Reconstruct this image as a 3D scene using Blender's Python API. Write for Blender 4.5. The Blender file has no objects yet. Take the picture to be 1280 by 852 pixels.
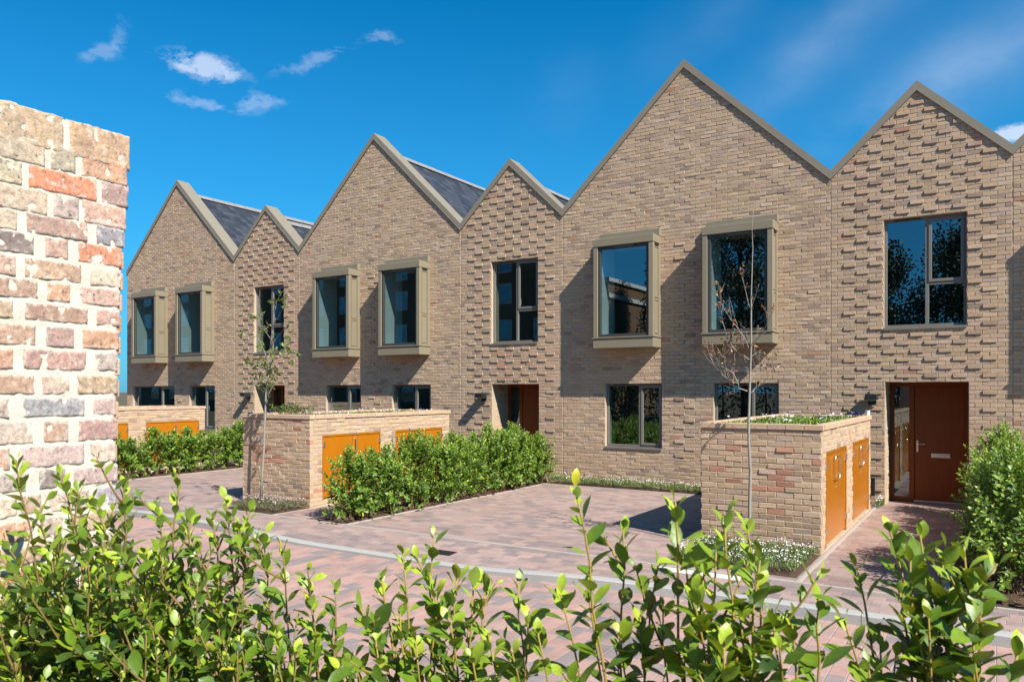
import bpy, bmesh, math, random
import numpy as np
from mathutils import Vector, noise

# ------------------------------------------------------------------ camera, sky, sun, exposure
sc = bpy.context.scene
COL = sc.collection
R = math.radians
FPX, TH, HY, CD, CE = 960.0, 0.5625, 488.0, 15.7, 2.12
ST, CT = math.sin(TH), math.cos(TH)

cam_d = bpy.data.cameras.new('camera')
cam = bpy.data.objects.new('camera', cam_d)
COL.objects.link(cam)
cam_d.sensor_width = 36.0
cam_d.lens = 36.0 * FPX / 1280.0
cam_d.shift_y = (HY - 426.0) / 1280.0
cam_d.clip_start, cam_d.clip_end = 0.05, 4000.0
cam_d.dof.use_dof = True
cam_d.dof.focus_distance = 11.0
cam_d.dof.aperture_fstop = 10.0
cam.location = (0, -CD, CE)
cam.rotation_euler = (R(90), 0, TH)
sc.camera = cam

SUN = Vector((1.0, -0.42, 1.0)).normalized()
SUN_EL = math.asin(SUN.z)
SUN_AZ = math.atan2(SUN.x, SUN.y)
sd = bpy.data.lights.new('sun', 'SUN')
sd.energy, sd.angle, sd.color = 5.0, R(0.5), (1.0, 0.95, 0.86)
so = bpy.data.objects.new('sun', sd)
COL.objects.link(so)
so.rotation_euler = SUN.to_track_quat('Z', 'Y').to_euler()
so.location = (20, -20, 30)
sc.view_settings.view_transform = 'Standard'
sc.view_settings.look = 'None'
sc.view_settings.exposure = 0.90
sc.view_settings.gamma = 1.0
sc.view_settings.use_curve_mapping = False


def ray(px, py):
    r = (px - 640) / FPX
    return Vector((r * CT - ST, r * ST + CT, -(py - HY) / FPX))


def on_y(px, py, Y):
    d = ray(px, py); t = (Y + CD) / d.y
    return Vector((d.x * t, Y, CE + d.z * t))


def on_x(px, py, X):
    d = ray(px, py); t = X / d.x
    return Vector((X, d.y * t - CD, CE + d.z * t))


def at_depth(px, py, dep):
    d = ray(px, py)
    return Vector((d.x * dep, d.y * dep - CD, CE + d.z * dep))


# ------------------------------------------------------------------ node helpers
class NT:
    def __init__(self, tree):
        self.t = tree; self.n = tree.nodes; self.l = tree.links

    def node(self, kind, ins=None, **props):
        nd = self.n.new(kind)
        for k, v in props.items():
            setattr(nd, k, v)
        for k, v in (ins or {}).items():
            if isinstance(v, bpy.types.NodeSocket):
                self.l.new(v, nd.inputs[k])
            else:
                nd.inputs[k].default_value = v
        return nd

    def math(self, op, a, b=0.0, c=0.0, clamp=False):
        return self.node('ShaderNodeMath', {0: a, 1: b, 2: c}, operation=op, use_clamp=clamp).outputs[0]

    def vmath(self, op, a, b=(0, 0, 0)):
        nd = self.node('ShaderNodeVectorMath', {0: a, 1: b}, operation=op)
        return nd.outputs['Value'] if op in ('DOT_PRODUCT', 'LENGTH') else nd.outputs[0]

    def ramp(self, fac, stops, interp='LINEAR'):
        nd = self.node('ShaderNodeValToRGB', {0: fac})
        cr = nd.color_ramp; cr.interpolation = interp
        while len(cr.elements) < len(stops):
            cr.elements.new(0.5)
        for e, (p, c) in zip(cr.elements, stops):
            e.position = p
            e.color = (c[0], c[1], c[2], 1) if not isinstance(c, (int, float)) else (c, c, c, 1)
        return nd.outputs[0]

    def mix(self, fac, a, b, mode='MIX'):
        nd = self.node('ShaderNodeMix', None, data_type='RGBA', blend_type=mode, clamp_factor=True)
        for i, v in ((0, fac), (6, a), (7, b)):
            if isinstance(v, bpy.types.NodeSocket):
                self.l.new(v, nd.inputs[i])
            else:
                nd.inputs[i].default_value = v if i == 0 else (v[0], v[1], v[2], 1)
        return nd.outputs[2]

    def noise(self, vec, scale, detail=4.0, rough=0.55, dim='3D'):
        return self.node('ShaderNodeTexNoise', {'Vector': vec, 'Scale': scale, 'Detail': detail, 'Roughness': rough},
                         noise_dimensions=dim).outputs[0]

    def attr(self, name):
        return self.node('ShaderNodeAttribute', None, attribute_name=name).outputs['Fac']

    def pos(self):
        return self.node('ShaderNodeNewGeometry').outputs['Position']

    def bump(self, h, strength=0.5, dist=0.01, normal=None):
        ins = {'Height': h, 'Strength': strength, 'Distance': dist}
        if normal is not None:
            ins['Normal'] = normal
        return self.node('ShaderNodeBump', ins).outputs[0]

    def stretch(self, vec, s):
        return self.node('ShaderNodeMapping', {'Vector': vec, 'Scale': s}).outputs[0]


def mat(name):
    m = bpy.data.materials.new(name)
    m.use_nodes = True
    t = NT(m.node_tree)
    bs = m.node_tree.nodes['Principled BSDF']
    return m, t, bs


def setp(t, bs, **kw):
    names = {'color': 'Base Color', 'rough': 'Roughness', 'metal': 'Metallic', 'normal': 'Normal', 'spec': 'Specular IOR Level',
             'coat': 'Coat Weight', 'coat_rough': 'Coat Roughness'}
    for k, v in kw.items():
        s = bs.inputs[names[k]]
        if isinstance(v, bpy.types.NodeSocket):
            t.l.new(v, s)
        else:
            s.default_value = (v[0], v[1], v[2], 1) if k == 'color' else v


# ------------------------------------------------------------------ sky
w = bpy.data.worlds.new('World'); sc.world = w; w.use_nodes = True
wt = NT(w.node_tree)
bg = w.node_tree.nodes['Background']
sky = wt.node('ShaderNodeTexSky', None, sky_type='NISHITA', sun_disc=False, sun_elevation=SUN_EL, sun_rotation=SUN_AZ,
              altitude=0.0, air_density=1.0, dust_density=0.6, ozone_density=3.0)
hs = wt.node('ShaderNodeHueSaturation', {'Saturation': 1.08, 'Value': 1.0, 'Color': wt.mix(1.0, sky.outputs[0], (0.30, 1.12, 1.50), 'MULTIPLY')})
dirv = wt.vmath('NORMALIZE', wt.node('ShaderNodeTexCoord').outputs['Generated'])
warp = wt.node('ShaderNodeTexNoise', {'Vector': dirv, 'Scale': 9.0, 'Detail': 5.0, 'Roughness': 0.6})
wv = wt.vmath('SCALE', wt.vmath('SUBTRACT', warp.outputs['Color'], (0.5, 0.5, 0.5)))
wv.node.inputs['Scale'].default_value = 0.035
dw = wt.vmath('ADD', dirv, wv)
fine = wt.noise(wt.stretch(dw, (1, 1, 1.9)), 42.0, 9.0, 0.7)
upz = wt.node('ShaderNodeSeparateXYZ', {0: dirv}).outputs[2]
lowf = wt.math('POWER', wt.math('DIVIDE', wt.math('SUBTRACT', 0.50, upz, clamp=True), 0.50, clamp=True), 1.4)
skycol = wt.mix(wt.math('MULTIPLY', lowf, 0.62), hs.outputs[0], (1.35, 4.5, 8.0))       # paler air towards the horizon
soft = wt.noise(wt.stretch(dirv, (1, 1, 1.6)), 7.0, 5.0, 0.55)


def haze(col, px, py, hw, hh, tilt, amount):
    """a broad thin veil of cirrus"""
    c = ray(px, py).normalized()
    right = Vector((c.y, -c.x, 0)).normalized(); up = right.cross(c); a = R(tilt)
    e1 = right * math.cos(a) + up * math.sin(a); e2 = up * math.cos(a) - right * math.sin(a)
    k = FPX / ray(px, py).length
    rel = wt.vmath('SUBTRACT', dw, tuple(c))
    x = wt.math('DIVIDE', wt.vmath('DOT_PRODUCT', rel, tuple(e1)), hw / k); y = wt.math('DIVIDE', wt.vmath('DOT_PRODUCT', rel, tuple(e2)), hh / k)
    d = wt.math('SQRT', wt.math('ADD', wt.math('MULTIPLY', x, x), wt.math('MULTIPLY', y, y)))
    f = wt.math('SUBTRACT', 1.0, d, clamp=True)
    f = wt.math('MULTIPLY', wt.math('MULTIPLY', f, f), wt.math('MULTIPLY', wt.math('SUBTRACT', soft, 0.3, clamp=True), 2.6))
    return wt.mix(wt.math('MULTIPLY', f, amount * .6, clamp=True), col, (7.5, 8.6, 10.5))


for args in ((1040, 40, 260, 60, 36, .34), (1200, 90, 230, 75, 28, .42), (1110, 130, 200, 40, 20, .22), (700, 130, 90, 60, 50, .14), (900, 20, 160, 60, 30, .12)):
    skycol = haze(skycol, *args)


def cloud(col, px, py, hw, hh, tilt, amount, thr):
    c = ray(px, py).normalized()
    right = Vector((-c.y, c.x, 0)).normalized() * -1.0
    up = right.cross(c)
    a = R(tilt)
    e1 = right * math.cos(a) + up * math.sin(a)
    e2 = up * math.cos(a) - right * math.sin(a)
    k = FPX / ray(px, py).length
    rel = wt.vmath('SUBTRACT', dw, tuple(c))
    x = wt.math('DIVIDE', wt.vmath('DOT_PRODUCT', rel, tuple(e1)), hw / k)
    y = wt.math('DIVIDE', wt.vmath('DOT_PRODUCT', rel, tuple(e2)), hh / k)
    d = wt.math('SQRT', wt.math('ADD', wt.math('MULTIPLY', x, x), wt.math('MULTIPLY', y, y)))
    fall = wt.math('SUBTRACT', 1.0, d, clamp=True)
    m = wt.math('ADD', wt.math('MULTIPLY', wt.math('SUBTRACT', fine, thr), 4.0), fall)
    m = wt.math('MULTIPLY', wt.math('MULTIPLY', m, 1.3, clamp=True), wt.math('MULTIPLY', fall, 1.8, clamp=True), clamp=True)
    m = wt.math('MULTIPLY', m, amount, clamp=True)
    return wt.mix(m, col, (9.5, 10.2, 11.5))


for args in ((254, 84, 52, 17, -10, .50, 0.52), (245, 126, 46, 7, -6, .20, 0.54), (322, 131, 36, 13, 8, .20, 0.53),
             (392, 75, 58, 10, 24, .17, 0.55), (477, 47, 26, 9, 8, .17, 0.53), (128, 66, 26, 10, 18, .16, 0.53), (148, 44, 9, 22, -20, .10, .54),
             (1275, 172, 32, 10, -5, .6, 0.46)):
    skycol = cloud(skycol, *args)
wt.l.new(skycol, bg.inputs['Color'])
bg.inputs['Strength'].default_value = 0.055


# ------------------------------------------------------------------ mesh helpers
class MB:
    def __init__(self):
        self.v = []; self.f = []; self.a = []

    def face(self, pts, a=0.5):
        b = len(self.v); self.v.extend(tuple(p) for p in pts)
        self.f.append(tuple(range(b, b + len(pts)))); self.a.append(a)

    def poly(self, verts, faces, a=0.5):
        b = len(self.v); self.v.extend(tuple(p) for p in verts)
        for f in faces:
            self.f.append(tuple(i + b for i in f)); self.a.append(a)

    def box(self, x0, x1, y0, y1, z0, z1, a=0.5, ch=0.0):
        if ch <= 0:
            vs = [(x, y, z) for z in (z0, z1) for y in (y0, y1) for x in (x0, x1)]
            fs = [(0, 2, 3, 1), (4, 5, 7, 6), (0, 1, 5, 4), (2, 6, 7, 3), (0, 4, 6, 2), (1, 3, 7, 5)]
            self.poly(vs, fs, a); return
        bm = bmesh.new()
        bmesh.ops.create_cube(bm, size=1.0)
        for v in bm.verts:
            v.co = Vector(((x0 + x1) / 2 + v.co.x * (x1 - x0), (y0 + y1) / 2 + v.co.y * (y1 - y0), (z0 + z1) / 2 + v.co.z * (z1 - z0)))
        bmesh.ops.bevel(bm, geom=bm.edges[:] + bm.verts[:], offset=ch, segments=2, affect='EDGES', profile=0.5)
        self.take(bm, a); bm.free()

    def take(self, bm, a=0.5):
        bm.verts.index_update()
        self.poly([v.co[:] for v in bm.verts], [[v.index for v in f.verts] for f in bm.faces], a)

    def prism(self, pts, d0, d1, fn, a=0.5):
        """extrude a closed 2-D outline between d0 and d1; fn(u, v, d) gives the 3-D point"""
        n = len(pts)
        vs = [fn(u, v, d0) for u, v in pts] + [fn(u, v, d1) for u, v in pts]
        fs = [tuple(range(n)), tuple(range(2 * n - 1, n - 1, -1))]
        fs += [(i, i + n, (i + 1) % n + n, (i + 1) % n) for i in range(n)]
        self.poly(vs, fs, a)

    def tube(self, pts, rad, sides=7, a=0.5, cap=True):
        pts = [Vector(p) for p in pts]
        if not hasattr(rad, '__len__'):
            rad = [rad] * len(pts)
        b = len(self.v); ref = Vector((0.31, 0.17, 0.93))
        for i, p in enumerate(pts):
            d = (pts[min(i + 1, len(pts) - 1)] - pts[max(i - 1, 0)]).normalized()
            e = d.cross(ref)
            if e.length < 0.1:
                e = d.cross(Vector((1, 0, 0)))
            e.normalize(); g = d.cross(e)
            for k in range(sides):
                an = 2 * math.pi * k / sides
                self.v.append(tuple(p + (e * math.cos(an) + g * math.sin(an)) * rad[i]))
        for i in range(len(pts) - 1):
            for k in range(sides):
                k2 = (k + 1) % sides
                self.f.append((b + i * sides + k, b + i * sides + k2, b + (i + 1) * sides + k2, b + (i + 1) * sides + k)); self.a.append(a)
        if cap:
            self.f.append(tuple(b + k for k in range(sides))[::-1]); self.a.append(a)
            self.f.append(tuple(b + (len(pts) - 1) * sides + k for k in range(sides))); self.a.append(a)

    def build(self, name, m, parent=None, smooth=False, bisect=None, loc=None):
        me = bpy.data.meshes.new(name)
        off = Vector(loc) if loc is not None else Vector((0, 0, 0))
        vs = self.v if loc is None else [(v[0] - off.x, v[1] - off.y, v[2] - off.z) for v in self.v]
        me.from_pydata(vs, [], self.f)
        at = me.attributes.new('rnd', 'FLOAT', 'FACE')
        at.data.foreach_set('value', np.array(self.a, dtype=np.float32))
        if bisect:
            bm = bmesh.new(); bm.from_mesh(me)
            for co, no in bisect:
                bmesh.ops.bisect_plane(bm, geom=bm.verts[:] + bm.edges[:] + bm.faces[:], plane_co=co, plane_no=no, clear_outer=True)
            bm.to_mesh(me); bm.free()
        return link(name, me, m, parent, smooth, loc)


def link(name, me, m, parent=None, smooth=False, loc=None):
    if m is not None:
        me.materials.append(m)
    if smooth:
        me.polygons.foreach_set('use_smooth', np.ones(len(me.polygons), dtype=bool))
    me.validate()
    me.update()
    o = bpy.data.objects.new(name, me)
    COL.objects.link(o)
    if parent is not None:
        o.parent = parent
    if loc is not None:
        o.location = loc
    return o


def thing(name, label, cat, loc=(0, 0, 0), group=None):
    o = bpy.data.objects.new(name, None)
    COL.objects.link(o); o.location = loc
    o.empty_display_size = 0.2
    o['label'] = label; o['category'] = cat
    if group:
        o['group'] = group
    return o


def tag(o, label=None, cat=None, group=None, kind=None):
    for k, v in (('label', label), ('category', cat), ('group', group), ('kind', kind)):
        if v:
            o[k] = v
    return o


def array_mesh(name, verts, loops, n_per_face, rnd, m, parent=None, smooth=False):
    """fast builder: verts (N,3), loops (F,n) index array, one rnd per face"""
    me = bpy.data.meshes.new(name)
    F = loops.shape[0]
    me.vertices.add(len(verts)); me.vertices.foreach_set('co', verts.astype(np.float32).ravel())
    me.loops.add(F * n_per_face); me.loops.foreach_set('vertex_index', loops.astype(np.int32).ravel())
    me.polygons.add(F)
    me.polygons.foreach_set('loop_start', np.arange(0, F * n_per_face, n_per_face, dtype=np.int32))
    me.polygons.foreach_set('loop_total', np.full(F, n_per_face, dtype=np.int32))
    at = me.attributes.new('rnd', 'FLOAT', 'FACE')
    at.data.foreach_set('value', rnd.astype(np.float32))
    me.update(calc_edges=True)
    return link(name, me, m, parent, smooth)


def norm(a):
    return a / np.maximum(np.linalg.norm(a, axis=1, keepdims=True), 1e-9)


def leaves(name, pos, axis, nrm, L, W, rnd, m, parent=None, fine=True, droop=0.12, fold=0.22):
    """leaf-shaped blades, folded along the midrib and curling at the tip"""
    pos = np.asarray(pos, float); axis = norm(np.asarray(axis, float)); nrm = np.asarray(nrm, float)
    L = np.asarray(L, float)[:, None]; W = np.asarray(W, float)[:, None]; rnd = np.asarray(rnd, float)
    side = norm(np.cross(axis, nrm)); nrm = norm(np.cross(side, axis))
    N = len(pos)
    if fine:
        ts = [0.0, 0.10, 0.28, 0.5, 0.72, 0.9, 1.0]
        ws = [0.04, 0.26, 0.78, 1.0, 0.86, 0.42, 0.02]
    else:
        ts = [0.0, 0.5, 1.0]; ws = [0.1, 1.0, 0.06]
    S = len(ts); V = np.zeros((N, S * 3, 3))
    wav = (rnd[:, None] - 0.5)
    for i, (t, wd) in enumerate(zip(ts, ws)):
        mid = pos + axis * (t * L) - nrm * (droop * L * t * t)
        for j, sg in enumerate((-1, 0, 1)):
            V[:, i * 3 + j] = mid + side * (sg * wd * W * 0.5) + nrm * (abs(sg) * wd * W * fold * 0.5 + (sg * wav * W * 0.22 * math.sin(t * 5)))
    q = []
    for i in range(S - 1):
        for j in range(2):
            q.append((i * 3 + j, i * 3 + j + 1, (i + 1) * 3 + j + 1, (i + 1) * 3 + j))
    q = np.array(q)
    loops = (q[None] + (np.arange(N) * S * 3)[:, None, None]).reshape(-1, 4)
    return array_mesh(name, V.reshape(-1, 3), loops, 4, np.repeat(rnd, len(q)), m, parent, smooth=fine)


# ------------------------------------------------------------------ materials
def brick_material(name, tint=(1, 1, 1), red=0.5):
    m, t, b = mat(name)
    p = t.pos(); r = t.attr('rnd')
    base = t.ramp(r, [(0.0, (.27, .205, .155)), (0.07, (.36, .272, .198)), (0.22, (.415, .312, .21)), (0.45, (.445, .335, .224)), (0.62, (.425, .314, .206)),
                      (0.80, (.465, .365, .262)), (0.92, (.435, .315, .232)), (1.0, (.39, .31, .245))])
    patch = t.noise(p, 0.55, 3.0, 0.6)
    redmask = t.math('MULTIPLY', t.math('GREATER_THAN', t.math('ADD', patch, t.math('MULTIPLY', r, 0.24)), 0.84), red)
    redmask = t.math('MAXIMUM', redmask, t.math('MULTIPLY', t.math('GREATER_THAN', r, 1.5), 0.85))
    col = t.mix(redmask, base, (.40, .20, .125))
    warm = t.noise(p, 0.3, 2.0)
    col = t.mix(t.math('MULTIPLY', t.math('SUBTRACT', warm, 0.5, clamp=True), 1.6), col, (.43, .29, .20))
    mott = t.noise(t.stretch(p, (1, 1, 2.2)), 42.0, 6.0, 0.7)
    col = t.mix(0.45, col, t.ramp(mott, [(0.25, (.38, .35, .32)), (0.5, (1, 1, 1)), (0.75, (1.4, 1.33, 1.2))]), 'MULTIPLY')
    col = t.mix(1.0, col, tuple(a * b_ for a, b_ in zip(tint, (1.04, .985, .985))), 'MULTIPLY')
    crease = t.noise(t.stretch(p, (1, 1, 2.6)), 26.0, 7.0, 0.68)
    pit = t.noise(p, 190.0, 3.0, 0.6)
    n = t.bump(t.math('ADD', crease, t.math('MULTIPLY', pit, 0.35)), 0.7, 0.009)
    setp(t, b, color=col, rough=0.92, normal=n, spec=0.2)
    return m


def rough_mat(name, col, col2, scale=20, rough=0.9, bump=0.5, dist=0.01, spec=0.3):
    m, t, b = mat(name)
    p = t.pos(); n1 = t.noise(p, scale, 6.0, 0.65)
    big = t.noise(p, scale * 0.08, 3.0)
    c = t.mix(t.math('ADD', t.math('MULTIPLY', n1, 0.7), t.math('MULTIPLY', big, 0.3)), col, col2)
    setp(t, b, color=c, rough=rough, normal=t.bump(n1, bump, dist), spec=spec)
    return m


def paint_mat(name, col, rough=0.45, metal=0.0, var=0.06, coat=0.0, bump=0.0):
    m, t, b = mat(name)
    p = t.pos(); n1 = t.noise(p, 3.2, 5.0, 0.6)
    d = tuple(c * (1 - var * 2) for c in col); e = tuple(c * (1 + var * 2) for c in col)
    fine_n = t.noise(p, 60.0, 4.0)
    setp(t, b, color=t.mix(n1, d, e), rough=t.math('ADD', rough - 0.06, t.math('MULTIPLY', fine_n, 0.14)), metal=metal, coat=coat, coat_rough=0.12)
    if bump:
        setp(t, b, normal=t.bump(t.noise(p, 4.0, 2.0), bump, 0.01))
    return m


def glass_mat(name):
    m, t, b = mat(name)
    m.node_tree.nodes.remove(b)
    p = t.pos()
    wob = t.bump(t.noise(p, 1.3, 1.0, 0.4), 0.03, 0.02)
    gl = t.node('ShaderNodeBsdfGlossy', {'Color': (.78, .90, 1, 1), 'Roughness': 0.004, 'Normal': wob})
    tr = t.node('ShaderNodeBsdfTransparent', {'Color': (.80, .87, .87, 1)})
    lw = t.node('ShaderNodeFresnel', {'IOR': 1.9})
    bf = t.node('ShaderNodeNewGeometry').outputs['Backfacing']
    f = t.math('MULTIPLY', t.math('MULTIPLY', lw.outputs[0], 2.3, clamp=True), t.math('SUBTRACT', 1.0, bf))
    mx = t.node('ShaderNodeMixShader', {0: f, 1: tr.outputs[0], 2: gl.outputs[0]})
    t.l.new(mx.outputs[0], m.node_tree.nodes['Material Output'].inputs['Surface'])
    return m


def leaf_mat(name, dark, mid, bright, trans=(.30, .42, .05), rough=0.34, tw=0.28):
    m, t, b = mat(name)
    r = t.attr('rnd'); p = t.pos()
    c = t.ramp(r, [(0.0, dark), (0.5, mid), (0.985, bright), (1.0, tuple(v * k for v, k in zip(bright, (1.5, 1.05, .8))))])
    c = t.mix(0.5, c, t.ramp(t.noise(p, 75.0, 3.0), [(0.3, .7), (0.5, 1.0), (0.7, 1.25)]), 'MULTIPLY')
    back = t.node('ShaderNodeNewGeometry').outputs['Backfacing']
    c = t.mix(t.math('MULTIPLY', back, 0.35), c, (.16, .23, .08))
    setp(t, b, color=c, rough=rough, spec=0.5, normal=t.bump(t.noise(p, 55.0, 2.0), 0.12, 0.004))
    ts = t.node('ShaderNodeBsdfTranslucent', {'Color': (*trans, 1)})
    mx = t.node('ShaderNodeMixShader', {0: tw, 1: b.outputs[0], 2: ts.outputs[0]})
    t.l.new(mx.outputs[0], m.node_tree.nodes['Material Output'].inputs['Surface'])
    return m


def paver_mat(name, bw, bh, stops, along_y=False, joint=0.007, jcol=(.36, .31, .27), patch=0.45):
    m, t, b = mat(name)
    p = t.pos()
    s = t.node('ShaderNodeSeparateXYZ', {0: p})
    u, v = (s.outputs[1], s.outputs[0]) if along_y else (s.outputs[0], s.outputs[1])
    vr = t.math('DIVIDE', v, bh); row = t.math('FLOOR', vr)
    odd = t.math('FLOORED_MODULO', row, 2.0)
    rj = t.node('ShaderNodeTexWhiteNoise', {'W': row}, noise_dimensions='1D').outputs[0]
    ur = t.math('ADD', t.math('DIVIDE', u, bw), t.math('ADD', t.math('MULTIPLY', odd, 0.5), t.math('MULTIPLY', rj, 0.16)))
    cl = t.math('FLOOR', ur)
    cv = t.node('ShaderNodeCombineXYZ', {0: cl, 1: row, 2: 0.0}).outputs[0]
    wn = t.node('ShaderNodeTexWhiteNoise', {'Vector': cv}, noise_dimensions='3D')
    pn = t.noise(t.node('ShaderNodeVectorMath', {0: cv, 1: (bw, bh, 0) if not along_y else (bw, bh, 0)}, operation='MULTIPLY').outputs[0], 1.1, 2.0)
    fac = t.math('ADD', t.math('MULTIPLY', wn.outputs[0], 1 - patch), t.math('MULTIPLY', t.math('MULTIPLY_ADD', t.math('SUBTRACT', pn, 0.5), 2.6, 0.5), patch), clamp=True)
    col = t.ramp(fac, stops)
    fu = t.math('SUBTRACT', ur, cl); fv = t.math('SUBTRACT', vr, row)
    du = t.math('MULTIPLY', t.math('MINIMUM', fu, t.math('SUBTRACT', 1.0, fu)), bw)
    dv = t.math('MULTIPLY', t.math('MINIMUM', fv, t.math('SUBTRACT', 1.0, fv)), bh)
    edge = t.math('MINIMUM', du, dv)
    inside = t.math('DIVIDE', edge, joint, clamp=True)
    mottle = t.noise(p, 70.0, 5.0, 0.7); cloudy = t.noise(p, 5.5, 5.0, 0.65); stain = t.noise(p, 0.9, 4.0, 0.6)
    col = t.mix(0.5, col, t.ramp(mottle, [(0.3, .62), (0.5, 1.0), (0.72, 1.3)]), 'MULTIPLY')
    col = t.mix(0.45, col, t.ramp(cloudy, [(0.3, .62), (0.55, .96), (0.75, 1.16)]), 'MULTIPLY')
    col = t.mix(0.35, col, t.ramp(stain, [(0.34, .60), (0.5, .96), (0.7, 1.08)]), 'MULTIPLY')
    col = t.mix(t.math('MULTIPLY_ADD', inside, -0.9, 0.9), col, jcol)
    h = t.math('ADD', t.math('MULTIPLY', t.math('POWER', inside, 0.6), 1.0), t.math('ADD', t.math('MULTIPLY', mottle, 0.25), t.math('MULTIPLY', wn.outputs[0], 0.5)))
    setp(t, b, color=col, rough=0.82, spec=0.3, normal=t.bump(h, 0.8, 0.006))
    return m


M = {}
M['brick'] = brick_material('buff_brick')
M['store_brick'] = brick_material('store_brick', (1.04, 1.02, 1.0), 0.8)
M['mortar'] = rough_mat('mortar', (.35, .265, .18), (.45, .35, .245), 45, 0.95, 0.5, 0.004)
M['bronze'] = paint_mat('bronze_metal', (.215, .178, .120), 0.42, 0.0, 0.04)
M['coping'] = paint_mat('coping_metal', (.215, .183, .135), 0.45, 0.0, 0.05)
M['frame'] = paint_mat('window_frame_grey', (.155, .138, .118), 0.42, 0.0, 0.04)
M['dark_frame'] = paint_mat('dark_grey_frame', (.045, .043, .042), 0.4, 0.0, 0.05)
M['glass'] = glass_mat('window_glass')
M['black'] = paint_mat('black_metal', (.012, .013, .014), 0.45)
M['steel'] = paint_mat('brushed_steel', (.62, .61, .59), 0.28, 0.9, 0.05)
M['plaster'] = paint_mat('white_plaster', (.62, .61, .57), 0.8)
M['room'] = paint_mat('room_wall', (.24, .235, .22), 0.8)
M['blind'] = paint_mat('pale_wall', (.55, .60, .58), 0.7)
M['floor_board'] = paint_mat('floor_board', (.16, .11, .07), 0.5)
M['soffit'] = paint_mat('soffit', (.33, .27, .2), 0.8)
M['white_plastic'] = paint_mat('white_plastic', (.72, .71, .67), 0.4)
M['concrete'] = rough_mat('kerb_concrete', (.29, .28, .26), (.40, .385, .36), 34, 0.88, 0.35, 0.004)
M['edging'] = rough_mat('edging_concrete', (.30, .26, .225), (.39, .345, .30), 34, 0.88, 0.35, 0.004)
M['slab'] = rough_mat('pale_slab', (.60, .56, .50), (.70, .66, .60), 34, 0.85, 0.3, 0.004)
M['soil'] = rough_mat('bark_soil', (.040, .024, .015), (.12, .07, .042), 26, 0.95, 1.0, 0.03)
M['bark_chip'] = rough_mat('bark_chip', (.06, .032, .02), (.17, .10, .06), 30, 0.9, 0.6, 0.004)
M['earth'] = rough_mat('earth', (.07, .055, .035), (.11, .10, .05), 3, 0.95, 0.6, 0.03)
M['road_pave'] = paver_mat('road_pavers', 0.21, 0.14, [(0.0, (.19, .162, .162)), (0.28, (.26, .205, .195)), (0.42, (.385, .23, .19)), (0.62, (.455, .27, .22)), (0.8, (.36, .235, .205)), (1.0, (.47, .315, .265))], True, 0.006, (.40, .35, .30))
M['drive_pave'] = paver_mat('drive_pavers', 0.21, 0.14, [(0.0, (.19, .15, .148)), (0.3, (.26, .195, .182)), (0.5, (.345, .232, .198)), (0.7, (.375, .265, .23)), (0.85, (.30, .222, .205)), (1.0, (.42, .31, .265))], False, 0.005, (.34, .29, .255))
M['path_pave'] = paver_mat('path_pavers', 0.21, 0.14, [(0.0, (.22, .15, .135)), (0.4, (.29, .19, .165)), (0.7, (.33, .225, .19)), (1.0, (.38, .27, .235))], False, 0.005, (.36, .30, .26))
M['leaf_near'] = leaf_mat('broad_leaf', (.022, .050, .007), (.105, .185, .011), (.35, .44, .035), (.42, .50, .02), 0.42, 0.2)
M['leaf_hedge'] = leaf_mat('hedge_leaf', (.018, .045, .007), (.105, .20, .018), (.29, .38, .05), (.28, .40, .02), 0.45, 0.22)
M['leaf_tree'] = leaf_mat('tree_leaf', (.075, .10, .022), (.15, .19, .04), (.28, .25, .07), (.22, .26, .04), 0.45, 0.3)
M['leaf_dry'] = leaf_mat('dry_leaf', (.09, .028, .022), (.17, .055, .035), (.34, .15, .07), (.30, .10, .03), 0.5, 0.25)
M['leaf_cover'] = leaf_mat('ground_cover_leaf', (.045, .075, .018), (.12, .17, .045), (.24, .27, .10), (.16, .22, .04), 0.5, 0.2)
M['leaf_brown'] = leaf_mat('heather_leaf', (.045, .045, .022), (.10, .085, .045), (.17, .13, .085), (.16, .15, .05), 0.6, 0.15)
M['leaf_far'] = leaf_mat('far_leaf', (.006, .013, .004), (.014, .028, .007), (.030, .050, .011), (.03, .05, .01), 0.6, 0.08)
M['stem'] = rough_mat('green_stem', (.20, .14, .03), (.34, .23, .05), 30, 0.6, 0.3, 0.003)
M['brown_stem'] = rough_mat('brown_stem', (.13, .09, .03), (.24, .16, .05), 30, 0.7, 0.3, 0.003)
M['twig'] = rough_mat('twig', (.10, .06, .03), (.20, .13, .07), 40, 0.8, 0.4, 0.003)
M['tree_bark'] = rough_mat('pale_bark', (.15, .128, .10), (.34, .305, .26), 26, 0.85, 0.5, 0.004)
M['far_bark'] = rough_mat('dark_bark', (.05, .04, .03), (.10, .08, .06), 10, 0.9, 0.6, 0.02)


def flower_mat(name, stops):
    m, t, b = mat(name)
    setp(t, b, color=t.ramp(t.attr('rnd'), stops, 'CONSTANT'), rough=0.6)
    return m


M['white_flower'] = flower_mat('white_flower', [(0, (.80, .78, .70)), (.85, (.74, .62, .62))])
M['pansy'] = flower_mat('pansy_petals', [(0, (.55, .42, .62)), (.3, (.72, .66, .74)), (.55, (.70, .55, .12)), (.7, (.30, .12, .36)), (.85, (.75, .73, .68))])
M['pink_flower'] = flower_mat('pink_flower', [(0, (.48, .30, .36)), (.5, (.62, .52, .52))])
M['indigo_flower'] = flower_mat('indigo_flower', [(0, (.02, .02, .09)), (.6, (.05, .03, .14))])

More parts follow.
